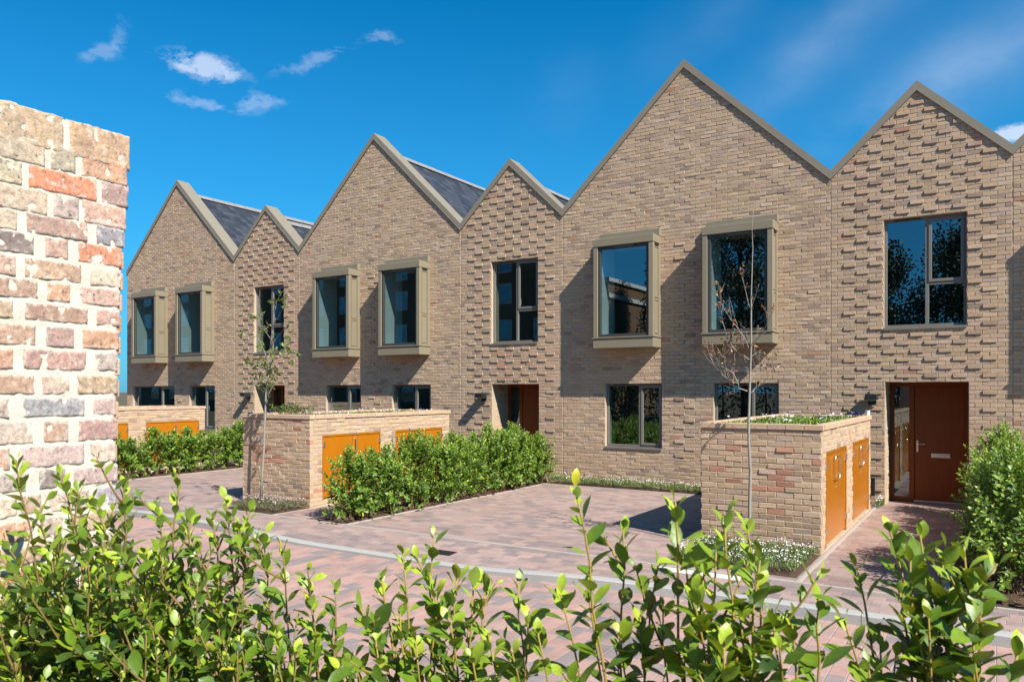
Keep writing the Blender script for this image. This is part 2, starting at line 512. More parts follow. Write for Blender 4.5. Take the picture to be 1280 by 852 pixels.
# orange doors: painted boards with fine vertical grooves
m, t, b = mat('orange_board'); M['orange'] = m
p = t.pos(); s_ = t.node('ShaderNodeSeparateXYZ', {0: p})
g = t.math('ABSOLUTE', t.math('SUBTRACT', t.math('FRACT', t.math('MULTIPLY', s_.outputs[1], 10.0)), 0.5))
gr = t.math('MULTIPLY', t.math('SUBTRACT', g, 0.46, clamp=True), 25.0, clamp=True)
nn = t.noise(t.stretch(p, (1, 6, 0.7)), 5.0, 4.0)
setp(t, b, color=t.mix(nn, (.35, .108, .0028), (.425, .145, .0048)), rough=t.math('MULTIPLY_ADD', nn, 0.18, 0.26), coat=0.2, coat_rough=0.15, normal=t.bump(t.math('MULTIPLY', gr, -1.0), 0.25, 0.003))

# front doors: stained wood
m, t, b = mat('stained_wood'); M['wood'] = m
p = t.pos(); s_ = t.node('ShaderNodeSeparateXYZ', {0: p})
grain = t.noise(t.stretch(p, (14, 14, 0.8)), 4.0, 6.0, 0.6)
bd = t.math('ABSOLUTE', t.math('SUBTRACT', t.math('FRACT', t.math('MULTIPLY', s_.outputs[0], 5.6)), 0.5))
gv = t.math('MULTIPLY', t.math('SUBTRACT', bd, 0.475, clamp=True), 40.0, clamp=True)
setp(t, b, color=t.mix(grain, (.14, .030, .005), (.25, .064, .011)), rough=0.48, coat=0.04, spec=0.25, coat_rough=0.3,
     normal=t.bump(t.math('SUBTRACT', t.math('MULTIPLY', grain, 0.15), gv), 0.4, 0.004))

# slate roof
m, t, b = mat('slate'); M['slate'] = m
p = t.pos(); s_ = t.node('ShaderNodeSeparateXYZ', {0: p})
rr = t.math('DIVIDE', s_.outputs[2], 0.16); row = t.math('FLOOR', rr)
uu = t.math('ADD', t.math('DIVIDE', s_.outputs[1], 0.25), t.math('MULTIPLY', t.math('FLOORED_MODULO', row, 2.0), 0.5)); cl = t.math('FLOOR', uu)
wn = t.node('ShaderNodeTexWhiteNoise', {'Vector': t.node('ShaderNodeCombineXYZ', {0: cl, 1: row, 2: 0.0}).outputs[0]}, noise_dimensions='3D').outputs[0]
fr = t.math('SUBTRACT', rr, row); fu = t.math('SUBTRACT', uu, cl)
ln = t.math('MINIMUM', t.math('MULTIPLY', fr, 9.0, clamp=True), t.math('MULTIPLY', t.math('MINIMUM', fu, t.math('SUBTRACT', 1.0, fu)), 28.0, clamp=True))
sc_col = t.mix(wn, (.022, .026, .036), (.048, .054, .068))
sc_col = t.mix(ln, (.016, .017, .02), sc_col)
setp(t, b, color=sc_col, rough=t.math('MULTIPLY_ADD', wn, 0.2, 0.55), spec=0.25, normal=t.bump(t.math('ADD', t.math('MULTIPLY', fr, -1.0), t.math('MULTIPLY', wn, 0.5)), 0.6, 0.02))
M['ridge'] = rough_mat('ridge_tile', (.16, .15, .15), (.26, .245, .24), 14, 0.8, 0.4, 0.01)

# old reclaimed bricks: colour comes from an RGB attribute per brick
m, t, b = mat('old_brick'); M['old_brick'] = m
p = t.pos(); ca = t.node('ShaderNodeAttribute', None, attribute_name='tone').outputs['Color']
n1 = t.noise(p, 62.0, 8.0, 0.72); n2 = t.noise(p, 40.0, 8.0, 0.76); n3 = t.noise(p, 190.0, 4.0, 0.7); n4 = t.noise(p, 11.0, 4.0, 0.6)
c = t.mix(0.9, ca, t.ramp(n1, [(0.32, (.42, .40, .39)), (0.5, (1, 1, 1)), (0.68, (1.5, 1.45, 1.35))]), 'MULTIPLY')
c = t.mix(0.8, c, t.ramp(n4, [(0.3, (.62, .60, .60)), (0.5, (1, 1, 1)), (0.7, (1.3, 1.2, 1.1))]), 'MULTIPLY')
lime = t.math('MULTIPLY', t.math('SUBTRACT', t.math('ADD', n2, t.math('MULTIPLY', t.attr('smear'), 0.09)), 0.53, clamp=True), 8.0, clamp=True)
c = t.mix(0.22, c, (.46, .34, .29))
c = t.mix(t.math('MULTIPLY', lime, 0.62), c, (.60, .53, .45))
c = t.mix(t.math('MULTIPLY', t.math('SUBTRACT', t.noise(p, 48.0, 7.0, 0.75), 0.57, clamp=True), 12.0, clamp=True), c, (.10, .075, .065))
c = t.mix(t.math('MULTIPLY', t.math('SUBTRACT', n3, 0.62, clamp=True), 12.0, clamp=True), c, (.05, .04, .03))
setp(t, b, color=c, rough=0.95, spec=0.1, normal=t.bump(t.math('ADD', n1, t.math('MULTIPLY', n3, 0.5)), 0.8, 0.005))
M['old_mortar'] = rough_mat('lime_mortar', (.49, .43, .35), (.62, .56, .47), 110, 0.95, 0.8, 0.005, 0.1)

# ------------------------------------------------------------------ brickwork
CH, CW = 0.075, 0.225
Z0 = 0.025 - 3 * CH


def subtract(spans, a, b):
    out = []
    for s, e in spans:
        if b <= s or a >= e:
            out.append((s, e)); continue
        if a > s:
            out.append((s, a))
        if b < e:
            out.append((b, e))
    return out


def brickwork(mb, fn, u0, u1, z0, z1, openings, rng, proj=None, depth=0.10, tight=0.0035, keep=None, ends=0.003, u_phase=0.0, reds=None, rough=1.0):
    """lay single bricks in stretcher bond; fn(u, out, z) -> point; proj(row, col, uc) -> how far a brick stands out"""
    r0 = int(round((z0 - Z0) / CH)); r1 = int(round((z1 - Z0) / CH))
    for row in range(r0, r1):
        za, zb = Z0 + row * CH, Z0 + (row + 1) * CH
        zc = (za + zb) / 2
        sh = CW / 2 if row % 2 else 0.0
        c0 = int(math.floor((u0 - sh - u_phase) / CW)) - 1; c1 = int(math.ceil((u1 - sh - u_phase) / CW)) + 1
        for c in range(c0, c1):
            ua, ub = c * CW + sh + u_phase, (c + 1) * CW + sh + u_phase
            spans = [(max(ua, u0), min(ub, u1))]
            for (oa, ob, oz0, oz1) in openings:
                if oz0 < zc < oz1:
                    spans = subtract(spans, oa, ob)
            for (s, e) in spans:
                if e - s < 0.025 or (keep and not keep((s + e) / 2, zc)):
                    continue
                cut0 = s > ua + 1e-6; cut1 = e < ub - 1e-6
                j = 0.0042
                sa = s + (j if not cut0 else -ends) + rng.uniform(-.001, .0015); se = e - (j if not cut1 else -ends) + rng.uniform(-.0015, .001)
                full = (not cut0) and (not cut1)
                pr = proj(row, c, (ua + ub) / 2) if (proj and full) else 0.0
                p = pr + rng.gauss(0.001, tight * rough)
                ba, bb = za + 0.0045 + rng.uniform(-.0018, .0018), zb - 0.0045 + rng.uniform(-.0018, .0018)
                ch = 0.004
                tv = rng.gauss(.0008, .0018 * rough); tu = rng.gauss(0, .0013 * rough)
                t = [-tu - tv + rng.gauss(0, .0012), tu - tv + rng.gauss(0, .0012), tu + tv + rng.gauss(0, .0012), -tu + tv + rng.gauss(0, .0012)]
                tz = [rng.gauss(0, 0.0014) for _ in range(4)]
                back = -depth
                if keep is not None or pr > 0:
                    back = -min(depth, 0.05) if not (cut0 or cut1) else -depth
                q = ((sa, ba), (se, ba), (se, bb), (sa, bb))
                qi = ((sa + ch, ba + ch), (se - ch, ba + ch), (se - ch, bb - ch), (sa + ch, bb - ch))
                vs = [fn(u, back, z) for u, z in q] + [fn(u, p - ch + t[i], z + tz[i]) for i, (u, z) in enumerate(q)] + \
                     [fn(u, p + t[i], z + tz[i]) for i, (u, z) in enumerate(qi)]
                fs = [(8, 9, 10, 11)] + [(4 + i, 4 + (i + 1) % 4, 8 + (i + 1) % 4, 8 + i) for i in range(4)] + \
                     [(i, (i + 1) % 4, 4 + (i + 1) % 4, 4 + i) for i in range(4)]
                mb.poly(vs, fs, reds(s, zc, rng) if reds else (2.0 if rng.random() < .004 else rng.random()))


def backing(mb, fn, u0, u1, z0, z1, openings, out, back, extra_z=()):
    """the mortar bed behind the bricks, with real openings and reveals"""
    us = sorted({u0, u1} | {o[0] for o in openings} | {o[1] for o in openings})
    zs = sorted({z0, z1} | {o[2] for o in openings} | {o[3] for o in openings} | set(extra_z))
    us = [u for u in us if u0 <= u <= u1]; zs = [z for z in zs if z0 <= z <= z1]
    for i in range(len(us) - 1):
        for k in range(len(zs) - 1):
            uc, zc = (us[i] + us[i + 1]) / 2, (zs[k] + zs[k + 1]) / 2
            if any(o[0] < uc < o[1] and o[2] < zc < o[3] for o in openings):
                continue
            a, bb, c, d = us[i], us[i + 1], zs[k], zs[k + 1]
            mb.face([fn(a, out, c), fn(bb, out, c), fn(bb, out, d), fn(a, out, d)])
            mb.face([fn(a, back, d), fn(bb, back, d), fn(bb, back, c), fn(a, back, c)])
    for (a, bb, c, d) in openings:
        mb.face([fn(a, out, c), fn(a, out, d), fn(a, back, d), fn(a, back, c)])
        mb.face([fn(bb, out, d), fn(bb, out, c), fn(bb, back, c), fn(bb, back, d)])
        mb.face([fn(a, out, d), fn(bb, out, d), fn(bb, back, d), fn(a, back, d)])
        mb.face([fn(bb, out, c), fn(a, out, c), fn(a, back, c), fn(bb, back, c)])


# ------------------------------------------------------------------ the terrace
PER = 8.74
NH, WH = 1.46, 2.91
PITCH = math.tan(R(43.85))
Z_VAL = 6.33
LINE = {'N': Z_VAL + NH * PITCH, 'W': Z_VAL + WH * PITCH}
RECESS = 0.78
FACADE = lambda u, out, z: (u, -out, z)


def frame_rect(mb, x0, x1, z0, z1, wd, y0, y1, ch=0.004):
    mb.box(x0, x0 + wd, y0, y1, z0, z1, ch=ch); mb.box(x1 - wd, x1, y0, y1, z0, z1, ch=ch)
    mb.box(x0 + wd, x1 - wd, y0 + .001, y1 - .001, z0, z0 + wd, ch=ch); mb.box(x0 + wd, x1 - wd, y0 + .001, y1 - .001, z1 - wd, z1, ch=ch)


def pane(x0, x1, z0, z1, y, parent):
    mb = MB(); mb.box(x0, x1, y, y + 0.012, z0, z1)
    return mb.build('pane', M['glass'], parent)


def casement(house, x0, x1, z0, z1, split, transom=None, open_side='right'):
    """flat window in a reveal: frame > panes, sill, trickle vent"""
    y0, y1 = 0.085, 0.155
    xm = x0 + (x1 - x0) * split
    mb = MB()
    frame_rect(mb, x0, x1, z0 + .03, z1, 0.048, y0, y1)
    zi0, zi1 = z0 + .078, z1 - .048
    mb.box(xm - .03, xm + .03, y0 + .002, y1 - .002, zi0, zi1, ch=.004)
    if transom:
        zt = z0 + (z1 - z0) * transom
        mb.box(xm + .03, x1 - .048, y0 + .003, y1 - .003, zt - .03, zt + .03, ch=.004)
        frame_rect(mb, xm + .025, x1 - .040, zt + .025, zi1 + .004, .052, y0 - .014, y0 + .03)
    else:
        frame_rect(mb, xm + .025, x1 - .040, zi0 - .004, zi1 + .004, .050, y0 - .014, y0 + .03)
    fr = mb.build('window', M['frame'], house)
    mb = MB(); mb.box(x0 - .0, x1 + .0, -.028, y0 + .004, z0 - .022, z0 + .028, ch=.004)
    mb.build('sill', M['frame'], fr)
    mb = MB(); mb.box(x0 + .16, xm - .1, y0 - .012, y0 + .004, z1 - .036, z1 - .016, ch=.002)
    mb.build('trickle_vent', M['black'], fr)
    pane(x0 + .046, xm - .028, zi0 - .002, zi1 + .002, .118, fr)
    if transom:
        pane(xm + .07, x1 - .085, zt + .07, zi1 - .045, .1, fr)
        pane(xm + .028, x1 - .046, zi0 - .002, zt - .028, .118, fr)
    else:
        pane(xm + .07, x1 - .085, zi0 + .04, zi1 - .045, .1, fr)
    mb = MB(); mb.box(xm + .04, xm + .055, y0 + .07, y0 + .10, (z0 + z1) / 2 - .07, (z0 + z1) / 2 + .07, ch=.003)
    mb.build('handle', M['white_plastic'], fr)
    return fr


def bay(house, xc, hw=0.695):
    """projecting metal bay window"""
    x0, x1 = xc - hw, xc + hw
    D = 0.45
    mb = MB()
    # ledge box, lip, corner posts, head, wall flashing
    mb.box(x0 - .005, x1 + .005, -D - .005, 0.0, 3.045, 3.255, ch=.006)
    mb.box(x0 - .025, x1 + .025, -D - .025, 0.0, 3.257, 3.285, ch=.004)
    for a, b_ in ((x0, x0 + .10), (x1 - .10, x1)):
        mb.box(a, b_, -D, -D + .10, 3.287, 5.262, ch=.005)
        mb.box(a, b_, -.10, 0.0, 3.287, 5.262, ch=.005)
    mb.box(x0 - .012, x1 + .012, -D - .012, 0.0, 5.264, 5.43, ch=.008)
    mb.box(x0 + .0, x1 + .02, -.13, -.005, 5.432, 5.60, ch=.006)
    mb.box(x0 + .04, x1 - .04, -D + .02, -.135, 5.432, 5.448, ch=.003)
    root = mb.build('bay_window', M['bronze'], house)
    # right and left cheeks with two sunk panels
    for xs, sg in ((x1, 1), (x0, -1)):
        mb = MB()
        xa, xb = (xs - .06, xs - .018) if sg > 0 else (xs + .018, xs + .06)
        mb.box(xa, xb, -D + .10, -.10, 3.287, 5.262)
        for (za, zb) in ((3.34, 4.06), (4.10, 5.19)):
            ya, yb = -D + .115, -.115
            xo0, xo1 = (xs - .018, xs - .004) if sg > 0 else (xs + .004, xs + .018)
            for (p, q, r_, s) in ((ya, ya + .018, za, zb), (yb - .018, yb, za, zb), (ya + .018, yb - .018, za, za + .018), (ya + .018, yb - .018, zb - .018, zb)):
                mb.box(xo0, xo1, p, q, r_, s, ch=.002)
        mb.build('side_panel', M['bronze'], root)
    for xs, sg in ((x1, 1), (x0, -1)):
        mb = MB()
        xo0, xo1 = (xs - .02, xs + .004) if sg > 0 else (xs - .004, xs + .02)
        mb.box(xo0, xo1, -D + .14, -.13, 5.215, 5.235, ch=.002)
        mb.build('side_vent', M['black'], root)
    mb = MB(); frame_rect(mb, x0 + .102, x1 - .102, 3.288, 5.262, .062, -D + .03, -D + .095)
    fr = mb.build('frame', M['dark_frame'], root)
    mb = MB(); mb.box(xc - .2, xc + .25, -D + .008, -D + .03, 5.222, 5.242, ch=.003)
    mb.build('trickle_vent', M['frame'], root)
    pane(x0 + .16, x1 - .16, 3.345, 5.205, -D + .065, root)
    return root


def entrance(house, x0, x1):
    """recessed entrance: brick cheeks, timber frame with sidelight, door"""
    y = RECESS
    zt = 2.275
    mb = MB()
    mb.box(x0, x0 + .075, y - .04, y + .06, 0.02, zt); mb.box(x1 - .075, x1, y - .04, y + .06, 0.02, zt)
    mb.box(x0 + .075, x1 - .075, y - .038, y + .058, zt - .075, zt)
    mb.box(x0 + .335, x0 + .42, y - .038, y + .058, .02, zt - .075)
    mb.box(x0 + .075, x0 + .335, y - .036, y + .056, .02, .09)
    fr = mb.build('door_frame', M['wood'], house)
    mb = MB(); mb.box(x0 + .075, x0 + .335, y + .005, y + .017, .09, zt - .075)
    mb.build('sidelight', M['glass'], fr)
    mb = MB(); mb.box(x0 + .42, x1 - .075, y - .06, y + .03, .012, .045, ch=.003)
    mb.build('threshold', M['steel'], fr)
    mb = MB(); mb.box(x0 + .424, x1 - .079, y - .018, y + .03, .05, zt - .08, ch=.004)
    d = mb.build('door', M['wood'], house)
    hx = x0 + .475
    mb = MB(); mb.box(hx - .017, hx + .017, y - .03, y - .018, .96, 1.18, ch=.003)
    mb.tube([(hx, y - .02, 1.11), (hx, y - .075, 1.11), (hx + .02, y - .08, 1.11), (hx + .13, y - .08, 1.11)], .011, 8)
    mb.build('handle', M['steel'], d)
    lx = x0 + .86
    mb = MB(); mb.box(lx - .155, lx + .155, y - .032, y - .018, .86, .94, ch=.003); mb.box(lx - .13, lx + .13, y - .037, y - .033, .875, .925, ch=.002)
    mb.build('letter_plate', M['steel'], d)
    return d


def build_house(k, label):
    xn = -1.22 - PER * k                          # centre of the narrow entrance gable
    xw = xn - NH - WH                             # centre of the wide gable
    rng = random.Random(40 + k)
    base = (xn, 0, 0)
    house = thing('terraced_house', label, 'house', (0, 0, 0), 'brick terraced houses')
    # ---- openings
    dn = (xn - .52, xn + .81, -0.2, 2.275)
    wn_ = (xn - .54, xn + .78, 3.25, 5.275)
    b1, b2 = xw - 1.215, xw + 1.235
    g1 = (xw - 1.835, xw - .50, .85, 2.275)
    if k == 2:
        g1 = (xw - 2.56, xw - .17, .85, 2.275)
    g2 = (xw + .635, xw + 1.94, .85, 2.275)
    by = [(b - .58, b + .58, 3.325, 5.275) for b in (b1, b2)]
    for nm, xc, hw, ops in (('N', xn, NH, [dn, wn_]), ('W', xw, WH, [g1, g2] + by)):
        top = LINE[nm] - .10
        nl = Vector((-PITCH, 0, 1)).normalized(); nr = Vector((PITCH, 0, 1)).normalized()
        cuts = [(Vector((xc, 0, top)), nl), (Vector((xc, 0, top)), nr)]
        keep = lambda u, z, xc=xc, top=top: z < top - PITCH * abs(u - xc) + .16
        if nm == 'N':
            def proj(row, c, uc, xc=xc):
                if row < 6 or row % 2:
                    return 0.0
                return 0.019 if (c + row // 2) % 2 == 0 else 0.0
        else:
            def proj(row, c, uc, xc=xc):
                if row % 2 or row < 12 or row > 72 or abs(uc - xc - .02) > .225:
                    return 0.0
                return 0.017 if (row // 2 + (uc > xc + .02)) % 2 == 0 else 0.0
        mb = MB()
        brickwork(mb, FACADE, xc - hw + .004, xc + hw - .004, Z0, 9.2, ops, rng, proj, keep=keep, u_phase=xc - hw, ends=-.004, rough=.45 if nm == 'N' else .8)
        wall = mb.build('wall', M['brick'], house, bisect=cuts)
        mb = MB()
        backing(mb, FACADE, xc - hw, xc + hw, -.2, 9.2, ops, -.007, -.34, extra_z=(6.0,))
        mb.build('mortar', M['mortar'], wall, bisect=cuts)
        # ---- coping along the gable
        mb = MB(); f = .165
        e = LINE[nm] - PITCH * hw
        out = [(xc - hw, e), (xc, LINE[nm]), (xc + hw, e), (xc + hw, e - f), (xc, LINE[nm] - f), (xc - hw, e - f)]
        for pts in ([out[0], out[1], out[4], out[5]], [out[1], out[2], out[3], out[4]]):
            mb.prism(pts, -.032, .42, lambda u, v, d: (u, d, v))
        cp = mb.build('coping', M['coping'], house)
        mb = MB()                                     # drip edge under the metal
        for sg in (-1, 1):
            pts = [(xc, LINE[nm] - f + .012), (xc + sg * hw, e - f + .012), (xc + sg * hw, e - f - .012), (xc, LINE[nm] - f - .012)]
            mb.prism(pts, -.040, -.033, lambda u, v, d: (u, d, v))
        mb.build('drip_edge', M['coping'], cp)
        # ---- slate roof behind the parapet
        mb = MB(); zr = LINE[nm] - .38; th = .06
        for sg in (-1, 1):
            x_e = xc + sg * hw; z_e = zr - PITCH * hw
            vs = [(xc, .30, zr), (x_e, .30, z_e), (x_e, 9.0, z_e), (xc, 9.0, zr)]
            vs += [(p[0], p[1], p[2] - th) for p in vs]
            mb.poly(vs, [(0, 1, 2, 3), (7, 6, 5, 4), (0, 4, 5, 1), (1, 5, 6, 2), (2, 6, 7, 3), (3, 7, 4, 0)])
        rf = mb.build('roof', M['slate'], house)
        mb = MB(); n = 19
        for i in range(n):
            ya = .42 + (8.6 / n) * i; yb = ya + 8.6 / n - .012
            pts = [(-.13, -.10), (-.06, .0), (0, .035), (.06, .0), (.13, -.10), (.10, -.11), (0, 0.0), (-.10, -.11)]
            mb.prism([(u, v + rng.uniform(-.003, .003)) for u, v in pts], ya, yb, lambda u, v, d, xc=xc, zr=zr: (xc + u, d, zr + .03 + v))
        mb.build('ridge', M['ridge'], rf)
    # side and rear walls of the house body
    mb = MB()
    lo, hi = xw - WH, xn + NH
    mb.box(lo + .01, lo + .10, .345, 8.95, -.1, 5.7); mb.box(hi - .10, hi - .01, .345, 8.95, -.1, 5.7)
    mb.box(lo + .10, hi - .10, 8.8, 8.95, -.1, 5.7)
    for xc, hw, nm in ((xn, NH, 'N'), (xw, WH, 'W')):
        zr = LINE[nm] - .46
        mb.prism([(xc - hw + .02, 5.7), (xc + hw - .02, 5.7), (xc + hw - .02, zr - PITCH * hw), (xc, zr), (xc - hw + .02, zr - PITCH * hw)], 8.8, 8.95, lambda u, v, d: (u, d, v))
    mb.build('rear_wall', M['brick'], house)
    # rooms behind the glass
    mb = MB(); pl = MB()
    xd = xn - NH + .05
    for (a, b_, c, d, yb) in ((lo + .12, xd - .05, .03, 2.55, 4.6), (lo + .12, xw - .05, 2.75, 5.5, 4.2), (xw + .05, xd - .05, 2.75, 5.5, 4.2), (xd + .05, hi - .12, 2.75, 5.5, 4.4), (xd + .05, hi - .12, .03, 2.5, 5.5)):
        ya = .345 if c > 1 or a < xd else RECESS + .07
        mb.box(a - .02, a, ya, yb, c, d); mb.box(b_, b_ + .02, ya, yb, c, d)
        mb.box(a, b_, yb, yb + .02, c, d); mb.box(a, b_, ya, yb, d, d + .02)
        pl.box(a, b_, ya, yb, c - .03, c)
    inn = mb.build('inner_wall', M['room'], house)
    pl.build('inner_floor', M['floor_board'], inn)
    for bx in (b1, b2):                                # bay liners: floor, ceiling and white jambs inside the metal boxes
        mb = MB()
        mb.box(bx - .58, bx + .58, -.36, .345, 3.29, 3.324); mb.box(bx - .58, bx + .58, -.36, .345, 5.276, 5.30)
        mb.box(bx - .60, bx - .555, -.355, .36, 3.326, 5.274); mb.box(bx + .555, bx + .60, -.355, .36, 3.326, 5.274)
        mb.build('bay_lining', M['blind'], inn)
    # windows, bays, door
    bay(house, b1); bay(house, b2)
    casement(house, wn_[0], wn_[1], 3.25, 5.275, .53, .40)
    casement(house, g1[0], g1[1], .85, 2.275, .60 if k != 2 else .66)
    casement(house, g2[0], g2[1], .85, 2.275, .57)
    entrance(house, dn[0], dn[1])
    # entrance cheeks in brick, soffit
    LF = lambda u, out, z: (dn[0] + out, u, z); RF = lambda u, out, z: (dn[1] - out, u, z)
    for fn in (LF, RF):
        mb = MB(); mo = MB()
        brickwork(mb, fn, .104, RECESS - .04, Z0, 2.275, [], rng, None, depth=.05, ends=-.004)
        backing(mo, fn, .06, RECESS + .06, -.2, 2.275, [], -.006, -.045)
        ck = mb.build('entrance_cheek', M['brick'], house)
        mo.build('mortar', M['mortar'], ck)
    mb = MB(); mb.box(dn[0] - .05, dn[1] + .05, .345, RECESS + .06, 2.277, 2.33)
    mb.build('soffit', M['soffit'], house)
    return house, xn, xw


house_labels = ['brick house behind the flower-topped store and bare sapling, red-brown front door in full view',
                'middle brick house behind the long evergreen hedge, dark doorway half hidden by leaves',
                'far brick house next to the old wall, leafy young tree in front of its doorway',
                'brick house cut by the right edge, beyond the bushy hedge']
for k, lab in zip((0, 1, 2, -1), house_labels):
    build_house(k, lab)


def wall_lamp(k, label):
    xn = -1.22 - PER * k
    x, z = xn - .73, 1.95
    t = thing('wall_lamp', label, 'wall lamp', (0, 0, 0), 'black wall lamps beside the front doors')
    mb = MB(); mb.box(x - .07, x + .07, -.055, -.03, z - .10, z + .06, ch=.006)
    mb.tube([(x, -.05, z - .02), (x, -.17, z - .02), (x, -.2, z + .01)], .014, 8)
    mb.build('bracket', M['black'], t)
    mb = MB()
    mb.prism([(-.11, 0), (-.09, .11), (.09, .11), (.11, 0)], -.30, -.07, lambda u, v, d: (x + u, d, z + v))
    mb.build('lamp_shade', M['black'], t)
    mb = MB(); mb.box(x - .075, x + .075, -.28, -.09, z - .012, z - .001, ch=.003)
    mb.build('lens', M['white_plastic'], t)


for k, lab in zip((0, 1, 2, -1), ('black wall lamp above the corner of the flower-topped store', 'black wall lamp beside the doorway half hidden by the hedge',
                              'black wall lamp beside the far doorway behind the leafy tree', 'black wall lamp beyond the right edge of the bushy hedge')):
    wall_lamp(k, lab)

mb = MB(); mb.box(-2.04, -1.90, -.10, -.032, .17, .50, ch=.008); mb.box(-2.05, -1.89, -.11, -.10, .48, .51, ch=.003)
tag(mb.build('meter_box', M['black']), 'small black box fixed low on the wall beside the front door', 'meter box')

# ------------------------------------------------------------------ bin stores
ORIENT = {}


